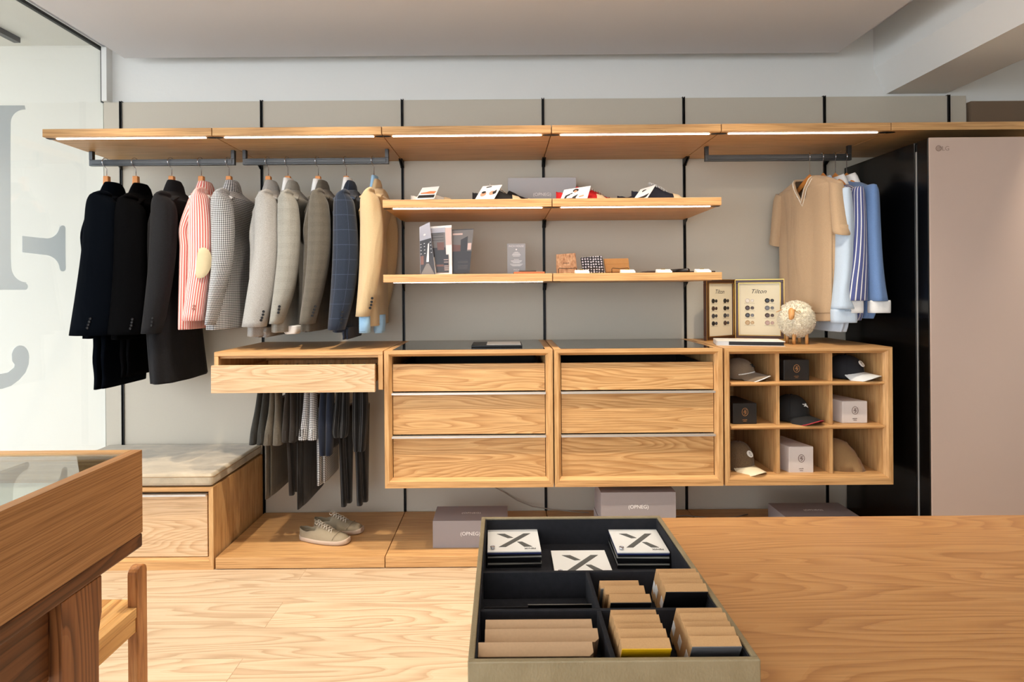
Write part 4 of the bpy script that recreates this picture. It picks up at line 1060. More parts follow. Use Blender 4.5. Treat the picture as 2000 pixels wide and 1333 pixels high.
# wooden sample blocks: front face laminated, leaning back on each other
mdf = plain('mdf_board', (184, 142, 94), 0.7, noise=0.12, nscale=500); face_cols = {'gray': plain('grey_laminate', (120, 116, 110), 0.4), 'black': plain('black_laminate', (22, 22, 24), 0.4), 'yellow': plain('yellow_laminate', (224, 168, 14), 0.4), 'dgray': plain('dark_grey_laminate', (96, 94, 94), 0.4), 'oak': mdf}
lab_w = plain('white_paper_label', (225, 225, 222), 0.7)
def blocks(pos, x_list, y_first, y_step, w, ztop, faces, h=None, th=0.0150, tilt=30, labels=(), gaps=None):
    h = (ztop - FL - 0.0045) / math.cos(math.radians(tilt))
    zt = ztop
    for i, fc in enumerate(faces):
        x = x_list[0] + (x_list[1] - x_list[0]) * i / max(1, len(faces) - 1)
        y = y_first - y_step * i - (gaps[i] if gaps else 0)
        zt_i = ztop + (0.0025 if i % 2 else 0.0)
        M = Matrix.Translation((x, y, zt_i)) @ Matrix.Rotation(math.radians(tilt), 4, 'X')
        last = (i == len(faces) - 1)
        L = pos[0] + (', the front one with %s face' % {'gray': 'grey', 'dgray': 'dark grey', 'yellow': 'yellow', 'black': 'black', 'oak': 'plain'}[fc] if last else (', the rearmost' if i == 0 else ', %s from the rear' % ['', 'second', 'third', 'fourth', 'fifth'][i]))
        t = thing('sample_block', (x, y, zt_i - h), L, 'sample block', pos[1])
        g = G(); g.box(-w / 2, w / 2, -th / 2 + 0.0012, th / 2, -h, 0, 0, M); obj('core', g, mdf, t)
        g = G(); g.box(-w / 2, w / 2, -th / 2, -th / 2 + 0.001, -h, 0, 0, M); obj('laminate_face', g, face_cols[fc], t)
        if i in labels:
            g = G(); g.box(-w / 2 - 0.0006, -w / 2 - 0.0001, -0.006, 0.006, -h * 0.72, -h * 0.42, 0, M); obj('paper_label', g, lab_w, t)
blocks(('mdf block in the short row of three', 'mdf blocks in the short row of three'), (0.188, 0.196), -2.400, 0.0220, 0.064, 0.815, ['gray', 'oak', 'black'], tilt=30)
blocks(('mdf block in the right row behind the divider', 'mdf blocks in the right row behind the divider'), (0.2855, 0.2835), -2.390, 0.0182, 0.066, 0.829, ['oak', 'oak', 'oak', 'black'], tilt=30, labels=(0, 1, 3))
blocks(('mdf block in the front row with the yellow end', 'mdf blocks in the front row with the yellow end'), (0.187, 0.187), -2.512, 0.0176, 0.066, 0.827, ['oak', 'oak', 'oak', 'oak', 'yellow'], tilt=30)
blocks(('mdf block in the front right corner row', 'mdf blocks in the front right corner row'), (0.2835, 0.2805), -2.512, 0.0176, 0.066, 0.829, ['oak', 'oak', 'oak', 'oak', 'dgray'], tilt=30, labels=(0, 2, 4))
# long kraft bars
kraft = plain('kraft_board', (180, 146, 110), 0.8, noise=0.08, nscale=300)
for (x0, x1, y, z, L) in ((-0.030, 0.126, -2.512, 0.812, 'long kraft board bar, the rearmost in the front left compartment'), (-0.030, 0.131, -2.536, 0.812, 'long kraft board bar in the middle of the front left compartment'),
                       (-0.038, 0.118, -2.573, 0.815, 'long kraft board bar nearest the front edge of the tray')):
    M = Matrix.Translation(((x0 + x1) / 2, y, z)) @ Matrix.Rotation(math.radians(28), 4, 'X'); hw = (x1 - x0) / 2
    g = G(); v = [(-hw, -0.010), (hw - 0.006, -0.010), (hw, -0.005), (hw, 0.010), (-hw, 0.010)]
    g.prism(v, 'Z', -0.044, 0.0, 0, M)
    tag(obj('sample_bar', g, kraft, bevel=0.0006), L, 'sample bar', 'kraft board bars in the tray')
gl_k = plain('gloss_black_sheet', (5, 5, 6), 0.3)
g = G(); M = Matrix.Translation((0.085, -2.440, 0.775)) @ Matrix.Rotation(math.radians(12), 4, 'X'); g.box(-0.05, 0.05, -0.001, 0.001, -0.006, 0.034, 0, M)
tag(obj('sample_sheet', g, gl_k), 'glossy black sample sheet leaning in the middle left compartment', 'sample sheet')
g = G(); M = Matrix.Translation((0.02, -2.453, 0.775)) @ Matrix.Rotation(math.radians(-14), 4, 'X'); g.box(-0.054, 0.06, -0.001, 0.001, -0.008, 0.030, 0, M)
tag(obj('sample_sheet', g, card_k), 'matt black sample sheet in front of the glossy one', 'sample sheet')

# ------------------------------------------------------------------ left display table
t = thing('side_table', (-1.4, -2.5, 0), 'reddish wooden table under the glass topped display case', 'table')
SX = -0.883; z_s = 0.720
g = G(); g.box(-1.95, SX, -3.05, -1.936, z_s - 0.034, z_s); obj('tabletop', g, walnut_y, t, bevel=0.005, seg=3)
def leg(y0, y1, x1, sgn):
    g = G(); ys = (y0, y1)
    poly = [(y0 + 0.004, 0.0), (y0 + 0.004, z_s - 0.0345), (y1, z_s - 0.0345), (y1, z_s - 0.115), (y1 - 0.004, z_s - 0.13), (y1 - 0.010, z_s - 0.155), (y1 - 0.012, 0.0)]
    g.prism(poly, 'X', x1 - 0.055, x1); obj('leg', g, walnut_z, t, bevel=0.002)
leg(-2.200, -2.080, SX - 0.002, 1); leg(-2.200, -2.080, -1.84, 1); leg(-3.0, -2.88, SX - 0.002, 1); leg(-3.0, -2.88, -1.84, 1)
for ly in (-2.155, -2.955):
    g = G(); g.box(-1.838, SX - 0.0585, ly, ly + 0.035, z_s - 0.20, z_s - 0.0345); obj('rail', g, walnut_y, t, bevel=0.002)
g = G(); g.box(SX - 0.048, SX - 0.026, -2.878, -2.202, z_s - 0.185, z_s - 0.0345); obj('apron', g, walnut_y, t)
BZ = 0.9215; bx0, by0, by1 = -1.90, -3.02, -1.936
t = thing('display_case', (-1.4, -2.5, z_s), 'shallow oak display case with a glass top at the lower left', 'display case')
g = G(); w = 0.026
for a in ((SX - w, SX, by0, by1), (bx0, bx0 + w, by0, by1)):
    g = G(); g.box(*a, z_s + 0.001, BZ); obj('side_board', g, case_oak, t, bevel=0.0012)
for a in ((bx0 + w, SX - w, by1 - w, by1), (bx0 + w, SX - w, by0, by0 + w)):
    g = G(); g.box(*a, z_s + 0.001, BZ); obj('end_board', g, oak_edge, t, bevel=0.001)
g = G(); g.box(bx0 + w, SX - w, by0 + w, by1 - w, z_s + 0.001, z_s + 0.02); obj('case_floor', g, plain('case_floor_felt', (120, 112, 98), 0.9), t)
g = G(); g.box(bx0 + w + 0.001, SX - w - 0.001, by0 + w + 0.001, by1 - w - 0.001, BZ - 0.010, BZ - 0.004); obj('glass_top', g, glass('case_glass', (0.95, 0.98, 0.96), 0.16), t)
paper = plain('cream_board', (240, 240, 230), 0.7)
g = G(); g.box(-1.70, -1.03, -2.70, -1.965, BZ - 0.075, BZ - 0.070); tag(obj('display_board', g, paper), 'cream board lying inside the glass topped display case', 'board')
g = G(); g.box(-1.66, -1.07, -2.66, -2.0, z_s + 0.0205, BZ - 0.0755); tag(obj('display_riser', g, paper), 'cream riser carrying the board inside the display case', 'riser')
# stool
sx1 = -1.012; sy = -1.708
t = thing('stool', (sx1 - 0.2, sy - 0.2, 0), 'small oak stool with raised corner posts tucked beside the reddish table', 'stool')
for (px, py, hh) in ((sx1, sy, 0.547), (sx1 - 0.40, sy, 0.547), (sx1, sy - 0.36, 0.438), (sx1 - 0.40, sy - 0.36, 0.438)):
    g = G(); n = 8
    poly = [(py - 0.046, 0.0), (py, 0.0)] + ([(py, hh - 0.02)] + [(py - 0.023 + 0.023 * math.cos(PI * k / n), hh - 0.02 + 0.02 * math.sin(PI * k / n)) for k in range(1, n)] + [(py - 0.046, hh - 0.02)] if hh > 0.5 else [(py, hh), (py - 0.046, hh)])
    g.prism(poly, 'X', px - 0.028, px); obj('post', g, chair_w, t, bevel=0.003)
g = G(); g.box(sx1 - 0.3995, sx1 - 0.0285, sy - 0.355, sy - 0.002, 0.412, 0.440); g.box(sx1 - 0.0285, sx1 - 0.001, sy - 0.3135, sy - 0.0465, 0.412, 0.440); obj('seat', g, chair_y, t, bevel=0.002)
for xx in (sx1 - 0.022, sx1 - 0.39):
    g = G(); g.box(xx, xx + 0.018, sy - 0.3135, sy - 0.0465, 0.372, 0.4115); obj('seat_rail', g, chair_y, t, bevel=0.002)

# ------------------------------------------------------------------ things on the cabinets
brass = plain('brass_fillet', (206, 164, 84), 0.3, metal=0.9); frame_m = plain('dark_walnut_moulding', (74, 44, 26), 0.35, noise=0.2); cream = plain('cream_mount', (236, 226, 196), 0.8)
ink = plain('black_ink', (28, 26, 26), 0.6)
bt = {k: plain('button_' + k, c, 0.3) for k, c in (('black', (26, 24, 26)), ('brown', (72, 50, 42)), ('grey', (112, 112, 114)), ('horn', (196, 164, 118)), ('shell', (226, 216, 200)), ('pink', (190, 160, 148)), ('char', (62, 62, 66)))}
t = thing('button_display', (1.303, -0.11, 1.0255), 'hinged double frame showing rows of buttons on cream mounts', 'framed display')
def panel(P0, P1, cols, title_w):
    a = Vector((P0[0], P0[1], 0)); b = Vector((P1[0], P1[1], 0)); W = (b - a).length; ex = (b - a).normalized(); nx = Vector((ex.y, -ex.x, 0)); H = 0.332; zb = 1.0257
    M = Matrix(((ex.x, nx.x, 0, a.x), (ex.y, nx.y, 0, a.y), (0, 0, 1, zb), (0, 0, 0, 1)))   # local: x along, y toward viewer, z up
    g = G(); m = 0.022
    for bx in ((0, W, 0, m), (0, W, H - m, H), (0, m, m, H - m), (W - m, W, m, H - m)): g.box(bx[0], bx[1], -0.010, 0.010, bx[2], bx[3], 0, M)
    f = obj('frame', g, frame_m, t, bevel=0.002)
    g = G()
    for i, q in ((0.0, 0.0035), (m - 0.003, 0.003)):
        zz = 0.0103
        for bx in ((i, W - i, i, i + q), (i, W - i, H - i - q, H - i), (i, i + q, i + q, H - i - q), (W - i - q, W - i, i + q, H - i - q)): g.box(bx[0], bx[1], zz - 0.0002, zz + 0.002, bx[2], bx[3], 0, M)
    obj('gilt_edge', g, brass, f)
    g = G(); g.box(m, W - m, -0.006, 0.002, m, H - m, 0, M); mt = obj('mount', g, cream, t)
    o = M @ Vector((W / 2, 0.002, H - m - 0.045)); text('Tilton', 'title_script', ink, mt, o, ex, (0, 0, 1), width=title_w, shear=0.35)
    for r, row in enumerate(cols):
        for c, (k1, k2) in enumerate(row):
            cx = W * (0.30 + 0.40 * c); cz = H - 0.118 - r * 0.041
            for dx, rad, k in ((-0.010, 0.0125, k1), (0.015, 0.0088, k2)):
                cpt = M @ Vector((cx + dx, 0.0022, cz)); pts = []
                g = G(); n = 20; v = []
                for yy, rr in ((0.0022, rad), (0.0048, rad), (0.0056, rad * 0.92), (0.0042, rad * 0.6)):
                    for q in range(n):
                        v.append(M @ Vector((cx + dx + rr * math.cos(2 * PI * q / n), yy, cz + rr * math.sin(2 * PI * q / n))))
                g.add(v, [(j * n + q, j * n + (q + 1) % n, (j + 1) * n + (q + 1) % n, (j + 1) * n + q) for j in range(3) for q in range(n)] + [tuple(3 * n + q for q in range(n))], 0, False)
                obj('display_button', g, bt[k], mt)
            g = G(); g.box(cx - 0.026, cx + 0.028, 0.0021, 0.0026, cz - 0.0165, cz - 0.0158, 0, M); obj('caption_line', g, ink, mt)
B = 'black'
panel((1.089, -0.19), (1.301, -0.053), [[(B, B), (B, B)], [('brown', 'brown'), (B, B)], [('char', 'char'), ('char', 'grey')], [(B, 'char'), ('brown', 'char')]], 0.075)
panel((1.305, -0.053), (1.538, -0.15), [[('shell', 'shell'), (B, B)], [('brown', 'brown'), ('grey', 'grey')], [('char', 'grey'), ('brown', 'brown')], [('horn', 'horn'), ('pink', 'pink')]], 0.075)
g = G()
for z in (1.08, 1.30): g.cyl((1.303, -0.045, z), 0.003, 0.028, 'Z', 10)
obj('hinge', g, brass, t)
# binder
t = thing('sample_binder', (1.25, -0.44, 1.0255), 'slim white and black ring binder lying in front of the button frames', 'binder')
M = Matrix.Translation((1.225, -0.42, 1.0258)) @ Matrix.Rotation(math.radians(-14), 4, 'Z')
for z0, z1 in ((0, 0.002), (0.021, 0.023)):
    g = G(); g.box(-0.155, 0.155, -0.085, 0.085, z0, z1, 0, M); obj('cover', g, card_w, t)
g = G(); g.box(-0.157, -0.1555, -0.085, 0.085, 0.0, 0.023, 0, M); obj('spine', g, card_w, t)
g = G(); g.box(-0.10, 0.150, -0.080, 0.080, 0.0025, 0.0205, 0, M); obj('pages', g, card_k, t)
g = G(); g.box(-0.154, -0.1005, -0.084, -0.078, 0.003, 0.020, 0, M); obj('spine_label', g, plain('pale_grey_label', (190, 196, 200), 0.6), t)
# folder on dark glass
t = thing('folder', (-0.03, -0.36, 1.0265), 'black folder with a white sheet on the dark glass chest top', 'folder')
g = G(); X0, _ = at(921, 684, -0.45); X1, _ = at(1020, 684, -0.45)
g.box(X0, X1, -0.47, -0.27, 1.0268, 1.036); obj('cover', g, plain('matt_black_leatherette', (18, 18, 20), 0.5), t, bevel=0.002)
g = G(); g.box(X0 + 0.075, X1 - 0.006, -0.462, -0.28, 1.0363, 1.0375); obj('sheet', g, card_w, t)

# sheep figure
wool_m = plain('cream_wool', (246, 234, 208), 0.95, noise=0.12, nscale=60, sheen=0.4)
fig_w = plain('light_turned_wood', (206, 150, 88), 0.5, noise=0.15)
cxs, czs = at(1561, 626, -0.43); sc = Vector((cxs, -0.40, czs))
t = thing('sheep_figure', (sc.x, sc.y, 1.0255), 'woolly cream toy sheep with wooden nose, legs and tiny spectacles', 'ornament')
g = G(); rs = random.Random(5); NU, NV = 40, 24; rr = []
def shp(d):
    return Vector((d.x * 0.086, d.y * 0.085, d.z * 0.088 + (0.012 if d.z > 0.6 else 0)))
for j in range(1, NV):
    ph = PI * j / NV; r_ = []
    for k in range(NU):
        th = 2 * PI * k / NU; d = Vector((math.sin(ph) * math.cos(th), math.sin(ph) * math.sin(th), math.cos(ph)))
        r_.append(tuple(sc + shp(d) * (0.94 + 0.05 * rs.random())))
    rr.append(r_)
g.rings(rr)
for i in range(7000):
    z = rs.uniform(-0.98, 1); th = rs.uniform(0, 2 * PI); q = math.sqrt(1 - z * z); d = Vector((q * math.cos(th), q * math.sin(th), z))
    p = sc + shp(d) * 0.93; L = rs.uniform(0.007, 0.014); tn = Vector((rs.uniform(-1, 1), rs.uniform(-1, 1), rs.uniform(-1, 0.4))).normalized()
    dr = (d + tn * 0.7).normalized(); a = d.cross(tn).normalized() * 0.0016; b = a.cross(d).normalized() * 0.0016
    m = p + dr * L * 0.6; e = m + (dr * 0.4 + tn * 0.7 + Vector((0, 0, -0.3))).normalized() * L * 0.55
    g.add([p + a, p + b, p - a, m + a * 0.8, m + b * 0.8, m - a * 0.8, e], [(0, 1, 4, 3), (1, 2, 5, 4), (2, 0, 3, 5), (3, 4, 6), (4, 5, 6), (5, 3, 6)], 0, True)
obj('fleece', g, wool_m, t)
for dx, dy in ((-0.030, -0.035), (0.034, -0.035), (-0.030, 0.035), (0.034, 0.035)):
    g = G(); g.cyl((sc.x + dx, sc.y + dy, 1.0257), 0.0075, 0.055, 'Z', 12, r2=0.0085); obj('leg', g, fig_w, t)
nx_, nz_ = at(1547, 614, -0.50)
g = G(); g.rings([ring(nx_ + 0.006 - i * 0.0008, -0.478 - 0.014 * math.sin(i / 9 * PI * 0.7), nz_ + 0.030 - i * 0.0065, r * 0.9, r, 16) for i, r in enumerate((0.006, 0.012, 0.0145, 0.0155, 0.0155, 0.015, 0.0145, 0.0135, 0.011, 0.005))]); obj('head', g, fig_w, t)
for sg, dx in ((-1, -0.030), (1, 0.028)):
    g = G(); g.rings([ring(nx_ + dx + sg * i * 0.0055, -0.462 + 0.004 * i, nz_ + 0.022 - 0.0035 * i, 0.0035, r, 10, rot=sg * 0.9) for i, r in enumerate((0.003, 0.006, 0.008, 0.007, 0.003))]); obj('ear', g, fig_w, t)
g = G()
for dx in (0.012, 0.042): g.tube([(nx_ + dx + 0.009 * math.cos(a * PI / 8), -0.492 + dx * 0.3, nz_ + 0.018 + 0.006 * math.sin(a * PI / 8) - dx * 0.2) for a in range(16)], 0.0012, 6, closed=True)
g.tube([(nx_ + 0.021, -0.4857, nz_ + 0.014), (nx_ + 0.033, -0.481, nz_ + 0.012)], 0.0012, 6)
obj('spectacles', g, brass, t)
# ------------------------------------------------------------------ shoes
can = plain('sand_suede_upper', (148, 135, 112), 0.9, noise=0.05, nscale=80, bump=0.1); sole_c = plain('off_white_rubber', (188, 166, 146), 0.6)
lace = plain('cream_lace', (216, 206, 190), 0.8); inside = plain('dark_shoe_lining', (70, 66, 58), 0.9)
def shoe(label, name, loc, rotz, upper, sole, L=0.275, s=1.0, laces=lace, toe=None, cat='shoe', group=None, style='sneaker', heel_h=0.078):
    """heel at x=0, toe towards +x"""
    t = thing(name, loc, label, cat, group); ox, oy, oz = loc
    M = Matrix.Translation(loc) @ Matrix.Rotation(rotz, 4, 'Z') @ Matrix.Scale(s, 4)
    def half(f):   # half width along the length
        return 0.030 + 0.016 * math.sin(PI * min(1, max(0, f * 1.1 - 0.15)) ** 0.9) + 0.004 * f
    def outline(f): e = min(1, f / 0.10) if f < 0.1 else (1 if f < 0.78 else math.sqrt(max(0, 1 - ((f - 0.78) / 0.22) ** 2)) * 0.98 + 0.02); return half(f) * max(0.25, e ** 0.5)
    N = 30; g = G(); rr = []
    for i in range(N + 1):
        f = i / N; f2 = 0.5 - 0.5 * math.cos(PI * f); w = outline(f2) * 1.05; toe_up = 0.006 * max(0, (f2 - 0.8) / 0.2) ** 2; x = f2 * L
        h = 0.024
        rr.append([(x, w * math.copysign(abs(math.cos(a)) ** 0.35, math.cos(a)), toe_up + h / 2 + h / 2 * math.copysign(abs(math.sin(a)) ** 0.35, math.sin(a))) for a in [2 * PI * k / 20 for k in range(20)]])
    g.rings(rr, M=M); obj('sole', g, sole, t)
    prof = [(0, heel_h * 0.80), (0.06, heel_h * 0.84), (0.18, heel_h * 0.72), (0.30, heel_h * 0.86), (0.38, heel_h * 1.14), (0.5, heel_h * 0.98), (0.64, heel_h * 0.76), (0.78, heel_h * 0.63), (0.90, heel_h * 0.56), (0.97, heel_h * 0.42), (1.0, heel_h * 0.30)]
    def hh(f):
        for (a, b), (c, d) in zip(prof[:-1], prof[1:]):
            if a <= f <= c: u = (f - a) / (c - a); u = u * u * (3 - 2 * u); return b + (d - b) * u
        return prof[-1][1]
    g = G(); rr = []; K = 32
    for i in range(N + 1):
        f = i / N; f2 = 0.5 - 0.5 * math.cos(PI * f); w = outline(f2); x = 0.002 + f2 * (L - 0.005); H = hh(f2); r_ = []
        for k in range(K):
            a = 2 * PI * k / K; c, sn = math.cos(a), math.sin(a); top = sn > 0
            y = w * math.copysign(abs(c) ** (0.55 if top else 0.4), c) * (1 - (0.28 if top else 0) * max(0, sn) ** 1.5); z = 0.02 + (H - 0.02) * (sn if top else 0)
            if not top: z = 0.02 + 0.006 * sn
            if top and f2 < 0.36:    # foot opening: upright side walls, sunken middle
                q0 = min(1, (0.36 - f2) / 0.03)
                z = z * (1 - q0) + q0 * (0.02 + (H - 0.02) * min(1, sn / 0.55))
                y = y * (1 - q0) + q0 * w * (c if abs(c) < 0.84 else math.copysign(0.84 + (abs(c) - 0.84), c))
                if abs(c) < 0.80: q = min(1, (0.80 - abs(c)) / 0.10) * q0 * min(1, max(0, (f2 - 0.015) / 0.02)); z -= q * (z - 0.036)
            r_.append((x, y, z))
        rr.append(r_)
    g.rings(rr, M=M); up = obj('upper', g, upper, t, subsurf=1)
    g = G(); poly = []
    for k in range(24):
        a = 2 * PI * k / 24; poly.append((0.055 * 1 + 0.034 * math.cos(a), 0.019 * math.sin(a)))
    g.prism([(p, q) for p, q in poly], 'Z', 0.034, 0.0365, 0, M); obj('insole', g, inside, t)
    if laces:
        g = G()
        for i in range(6):
            f = 0.38 + i * 0.048; x = f * L; H = hh(f) + 0.0015; y = outline(f) * 0.42
            for sg in (-1, 1):
                g.tube([(x, -sg * y, H - 0.006), (x + 0.004, -sg * y * 0.5, H + 0.0015), (x + 0.010, 0, H + 0.003), (x + 0.013, sg * y * 0.5, H), (x + 0.016, sg * y, H - 0.008)], 0.0018, 6, M=M)
        f = 0.38; x = f * L; H = hh(f)
        for sg in (-1, 1): g.tube([(x, 0, H + 0.003), (x - 0.008, sg * 0.010, H + 0.009), (x - 0.006, sg * 0.022, H + 0.004), (x + 0.006, sg * 0.020, H - 0.002), (x + 0.004, sg * 0.004, H + 0.003)], 0.0016, 6, M=M)
        obj('laces', g, laces, t)
    if toe:
        g = G(); rr = []
        for i in range(9):
            f2 = 0.79 + 0.21 * i / 8; w = outline(f2) * 1.03; x = f2 * L + 0.001; H = hh(f2) + 0.0018
            rr.append([(x, w * math.copysign(abs(math.cos(a)) ** 0.55, math.cos(a)) * (1 - 0.28 * max(0, math.sin(a)) ** 1.5), 0.018 + (H - 0.018) * max(0, math.sin(a))) for a in [2 * PI * k / 32 for k in range(32)]])
        g.rings(rr, M=M); obj('toe_cap', g, toe, t)
    else:
        g = G()
        g.tube([(0.745 * L + 0.012 * math.cos(a), outline(0.74) * 0.97 * math.sin(a), 0.024 + (hh(0.76) - 0.022) * max(0, math.cos(a)) ** 0.6) for a in [math.radians(d) for d in range(-88, 89, 8)]], 0.0013, 6, M=M)
        obj('toe_seam', g, upper, t)
    return t
PZ = 0.0555
X, _ = at(580, 1048, -0.43)
s1 = shoe('near beige suede sneaker on the platform under the trousers', 'sneaker', (X, -0.385, PZ), math.radians(-14), can, sole_c, L=0.275, group='beige sneakers on the platform')
shoe('far beige suede sneaker on the platform, behind its mate', 'sneaker', (X + 0.035, -0.265, PZ), math.radians(-12), can, sole_c, L=0.275, group='beige sneakers on the platform')
SZ = 1.7372
white_c = plain('white_canvas', (236, 232, 224), 0.8); cream_s = plain('cream_toe_rubber', (234, 210, 170), 0.6); blk_c = plain('black_canvas', (30, 30, 32), 0.8); nv_c = plain('navy_canvas', (24, 28, 44), 0.8); red_c = plain('red_canvas', (206, 26, 30), 0.75)
def S(x, Y): return at(x, 385, Y)[0]
shoe('white shoe at the left end of the upper display shelf', 'low_shoe', (S(803, -0.33), -0.345, SZ), math.radians(-4), white_c, white_c, L=0.235, s=0.95, laces=None, toe=cream_s, heel_h=0.080)
shoe('near black shoe with cream toe behind the second picture card', 'low_shoe', (S(922, -0.34), -0.35, SZ), math.radians(2), blk_c, cream_s, L=0.26, laces=lace, toe=cream_s, heel_h=0.092)
shoe('far black shoe with cream toe in front of the pale grey box', 'low_shoe', (S(955, -0.24), -0.245, SZ), math.radians(2), blk_c, cream_s, L=0.26, laces=None, toe=cream_s, heel_h=0.092)
shoe('near red shoe with cream toe behind the third picture card', 'low_shoe', (S(1085, -0.34), -0.35, SZ), math.radians(-2), red_c, cream_s, L=0.26, laces=None, toe=cream_s, heel_h=0.092)
shoe('far red shoe with white top, right of the third picture card', 'low_shoe', (S(1115, -0.24), -0.24, SZ), math.radians(3), red_c, white_c, L=0.26, laces=lace, toe=None, heel_h=0.094)
shoe('near navy sneaker with white laces at the right end of the shelf', 'low_shoe', (S(1232, -0.34), -0.35, SZ), math.radians(0), nv_c, white_c, L=0.262, laces=white_cloth, toe=cream_s, heel_h=0.094)
shoe('far navy sneaker behind its mate at the right end of the shelf', 'low_shoe', (S(1205, -0.24), -0.24, SZ), math.radians(2), nv_c, white_c, L=0.26, laces=None, toe=cream_s, heel_h=0.084)

# ------------------------------------------------------------------ picture cards on the upper shelf (leaning, propped by the shoes)
pw = plain('white_picture_card', (240, 240, 238), 0.5); skin = plain('printed_skin_tone', (206, 150, 120), 0.6); pk = plain('printed_black', (30, 28, 30), 0.6); pg = plain('printed_grey', (150, 150, 150), 0.6); po = plain('printed_orange', (214, 130, 84), 0.6)
def card(label, quad, Yb, Yt, prints, mat=pw, name='picture_card', cat='card', group='picture cards on the upper shelf', th=0.0012):
    """quad: bottom-left, bottom-right, top-right, top-left pixels; Yb / Yt depths of the lower and upper edge"""
    P = [Vector((at(*quad[0], Yb)[0], Yb, at(*quad[0], Yb)[1])), Vector((at(*quad[1], Yb)[0], Yb, at(*quad[1], Yb)[1])), Vector((at(*quad[2], Yt)[0], Yt, at(*quad[2], Yt)[1])), Vector((at(*quad[3], Yt)[0], Yt, at(*quad[3], Yt)[1]))]
    n = (P[1] - P[0]).cross(P[3] - P[0]).normalized()
    t = thing(name, tuple((P[0] + P[1]) / 2), label, cat, group)
    g = G(); g.add(P + [p - n * th for p in P], [(0, 1, 2, 3), (7, 6, 5, 4), (0, 4, 5, 1), (1, 5, 6, 2), (2, 6, 7, 3), (3, 7, 4, 0)]); c = obj('card_sheet', g, mat, t)
    def uvp(u, v): return P[0] * (1 - u) * (1 - v) + P[1] * u * (1 - v) + P[2] * u * v + P[3] * (1 - u) * v + n * 0.0016
    for ip, (nm, poly, m) in enumerate(prints):
        g = G(); q = [uvp(*p) + n * (0.00025 * ip) for p in poly]; k = len(q)
        g.add(q + [p - n * 0.0012 for p in q], [tuple(range(k))] + [(i, i + k, (i + 1) % k + k, (i + 1) % k) for i in range(k)]); obj(nm, g, m, c)
    return t, c, uvp
def ell(cx, cy, rx, ry, n=14): return [(cx + rx * math.cos(2 * PI * i / n), cy + ry * math.sin(2 * PI * i / n)) for i in range(n)]
card('white card with an orange landscape strip on the white shoe', [(812, 390), (848, 388), (858, 364), (825, 367)], -0.50, -0.42, [('printed_picture', [(0.1, 0.45), (0.5, 0.42), (0.88, 0.40), (0.95, 0.58), (0.6, 0.62), (0.4, 0.56), (0.1, 0.52)], po), ('printed_picture', [(0.05, 0.1), (0.95, 0.08), (0.95, 0.3), (0.05, 0.32)], pk)])
card('white card with two printed faces leaning on the black shoe', [(924, 396), (962, 394), (981, 361), (943, 364)], -0.50, -0.42, [('printed_picture', ell(0.28, 0.48, 0.14, 0.14), skin), ('printed_picture', ell(0.26, 0.58, 0.11, 0.07), pk), ('printed_picture', ell(0.70, 0.52, 0.13, 0.12), skin), ('printed_picture', [(0.72, 0.56), (0.88, 0.70), (0.92, 0.50), (0.80, 0.42)], pk), ('printed_picture', [(0.25, 0.86), (0.5, 0.9), (0.5, 0.94), (0.25, 0.9)], pk)])
card('white card with a dark haired figure leaning on the red shoe', [(1093, 394), (1146, 391), (1154, 363), (1102, 371)], -0.50, -0.43, [('printed_picture', [(0.10, 0.0), (0.14, 0.45), (0.35, 0.62), (0.62, 0.5), (0.55, 0.2), (0.7, 0.0)], pk), ('printed_picture', ell(0.47, 0.78, 0.11, 0.13), pk), ('printed_picture', ell(0.47, 0.70, 0.06, 0.09), skin), ('printed_picture', [(0.30, 0.5), (0.4, 0.2), (0.45, 0.5)], pw), ('printed_picture', [(0.65, 0.3), (0.82, 0.38), (0.85, 0.3), (0.68, 0.22)], skin)])
card('white card with a small dark print leaning on the navy sneaker', [(1235, 393), (1262, 391), (1281, 361), (1251, 370)], -0.50, -0.42, [('printed_picture', ell(0.40, 0.72, 0.14, 0.10), pk), ('printed_picture', [(0.1, 0.15), (0.6, 0.3), (0.9, 0.45), (0.85, 0.2), (0.4, 0.05)], pk)])

# ------------------------------------------------------------------ brochures and sign on the middle shelf
pr_sky = plain('printed_pale_wall', (176, 176, 186), 0.35); pr_dk = plain('printed_dark_interior', (44, 38, 38), 0.35); pr_br = plain('printed_brown_cabinet', (112, 72, 58), 0.35); pr_gy = plain('printed_warm_grey', (112, 106, 102), 0.35); pr_wh = plain('printed_white', (232, 230, 230), 0.35); pr_pk = plain('printed_blush', (214, 186, 176), 0.35)
R4 = lambda x0, y0, x1, y1: [(x0, y0), (x1, y0), (x1, y1), (x0, y1)]
BR = 'folded brochures on the shelf'
card('narrow brochure panel with a grey store interior, leftmost of the brochures', [(821, 536), (851, 537), (839, 434), (819, 444)], -0.47, -0.47, [('printed_picture', R4(0.02, 0.0, 0.98, 0.70), pr_dk), ('printed_picture', [(0.45, 0.25), (0.62, 0.25), (0.78, 0.62), (0.66, 0.60)], pr_wh), ('printed_picture', [(0.05, 0.2), (0.25, 0.2), (0.28, 0.38), (0.05, 0.38)], pr_br), ('printed_picture', [(0.05, 0.0), (0.95, 0.0), (0.62, 0.22), (0.45, 0.22)], pr_gy), ('printed_picture', ell(0.45, 0.80, 0.10, 0.02), pr_wh)] +
     [('printed_picture', R4(x, y, x + 0.09, y + 0.012), pr_wh) for x in (0.06, 0.34, 0.84) for y in (0.42, 0.49, 0.56, 0.62)], pr_sky, 'brochure', 'brochure', BR)
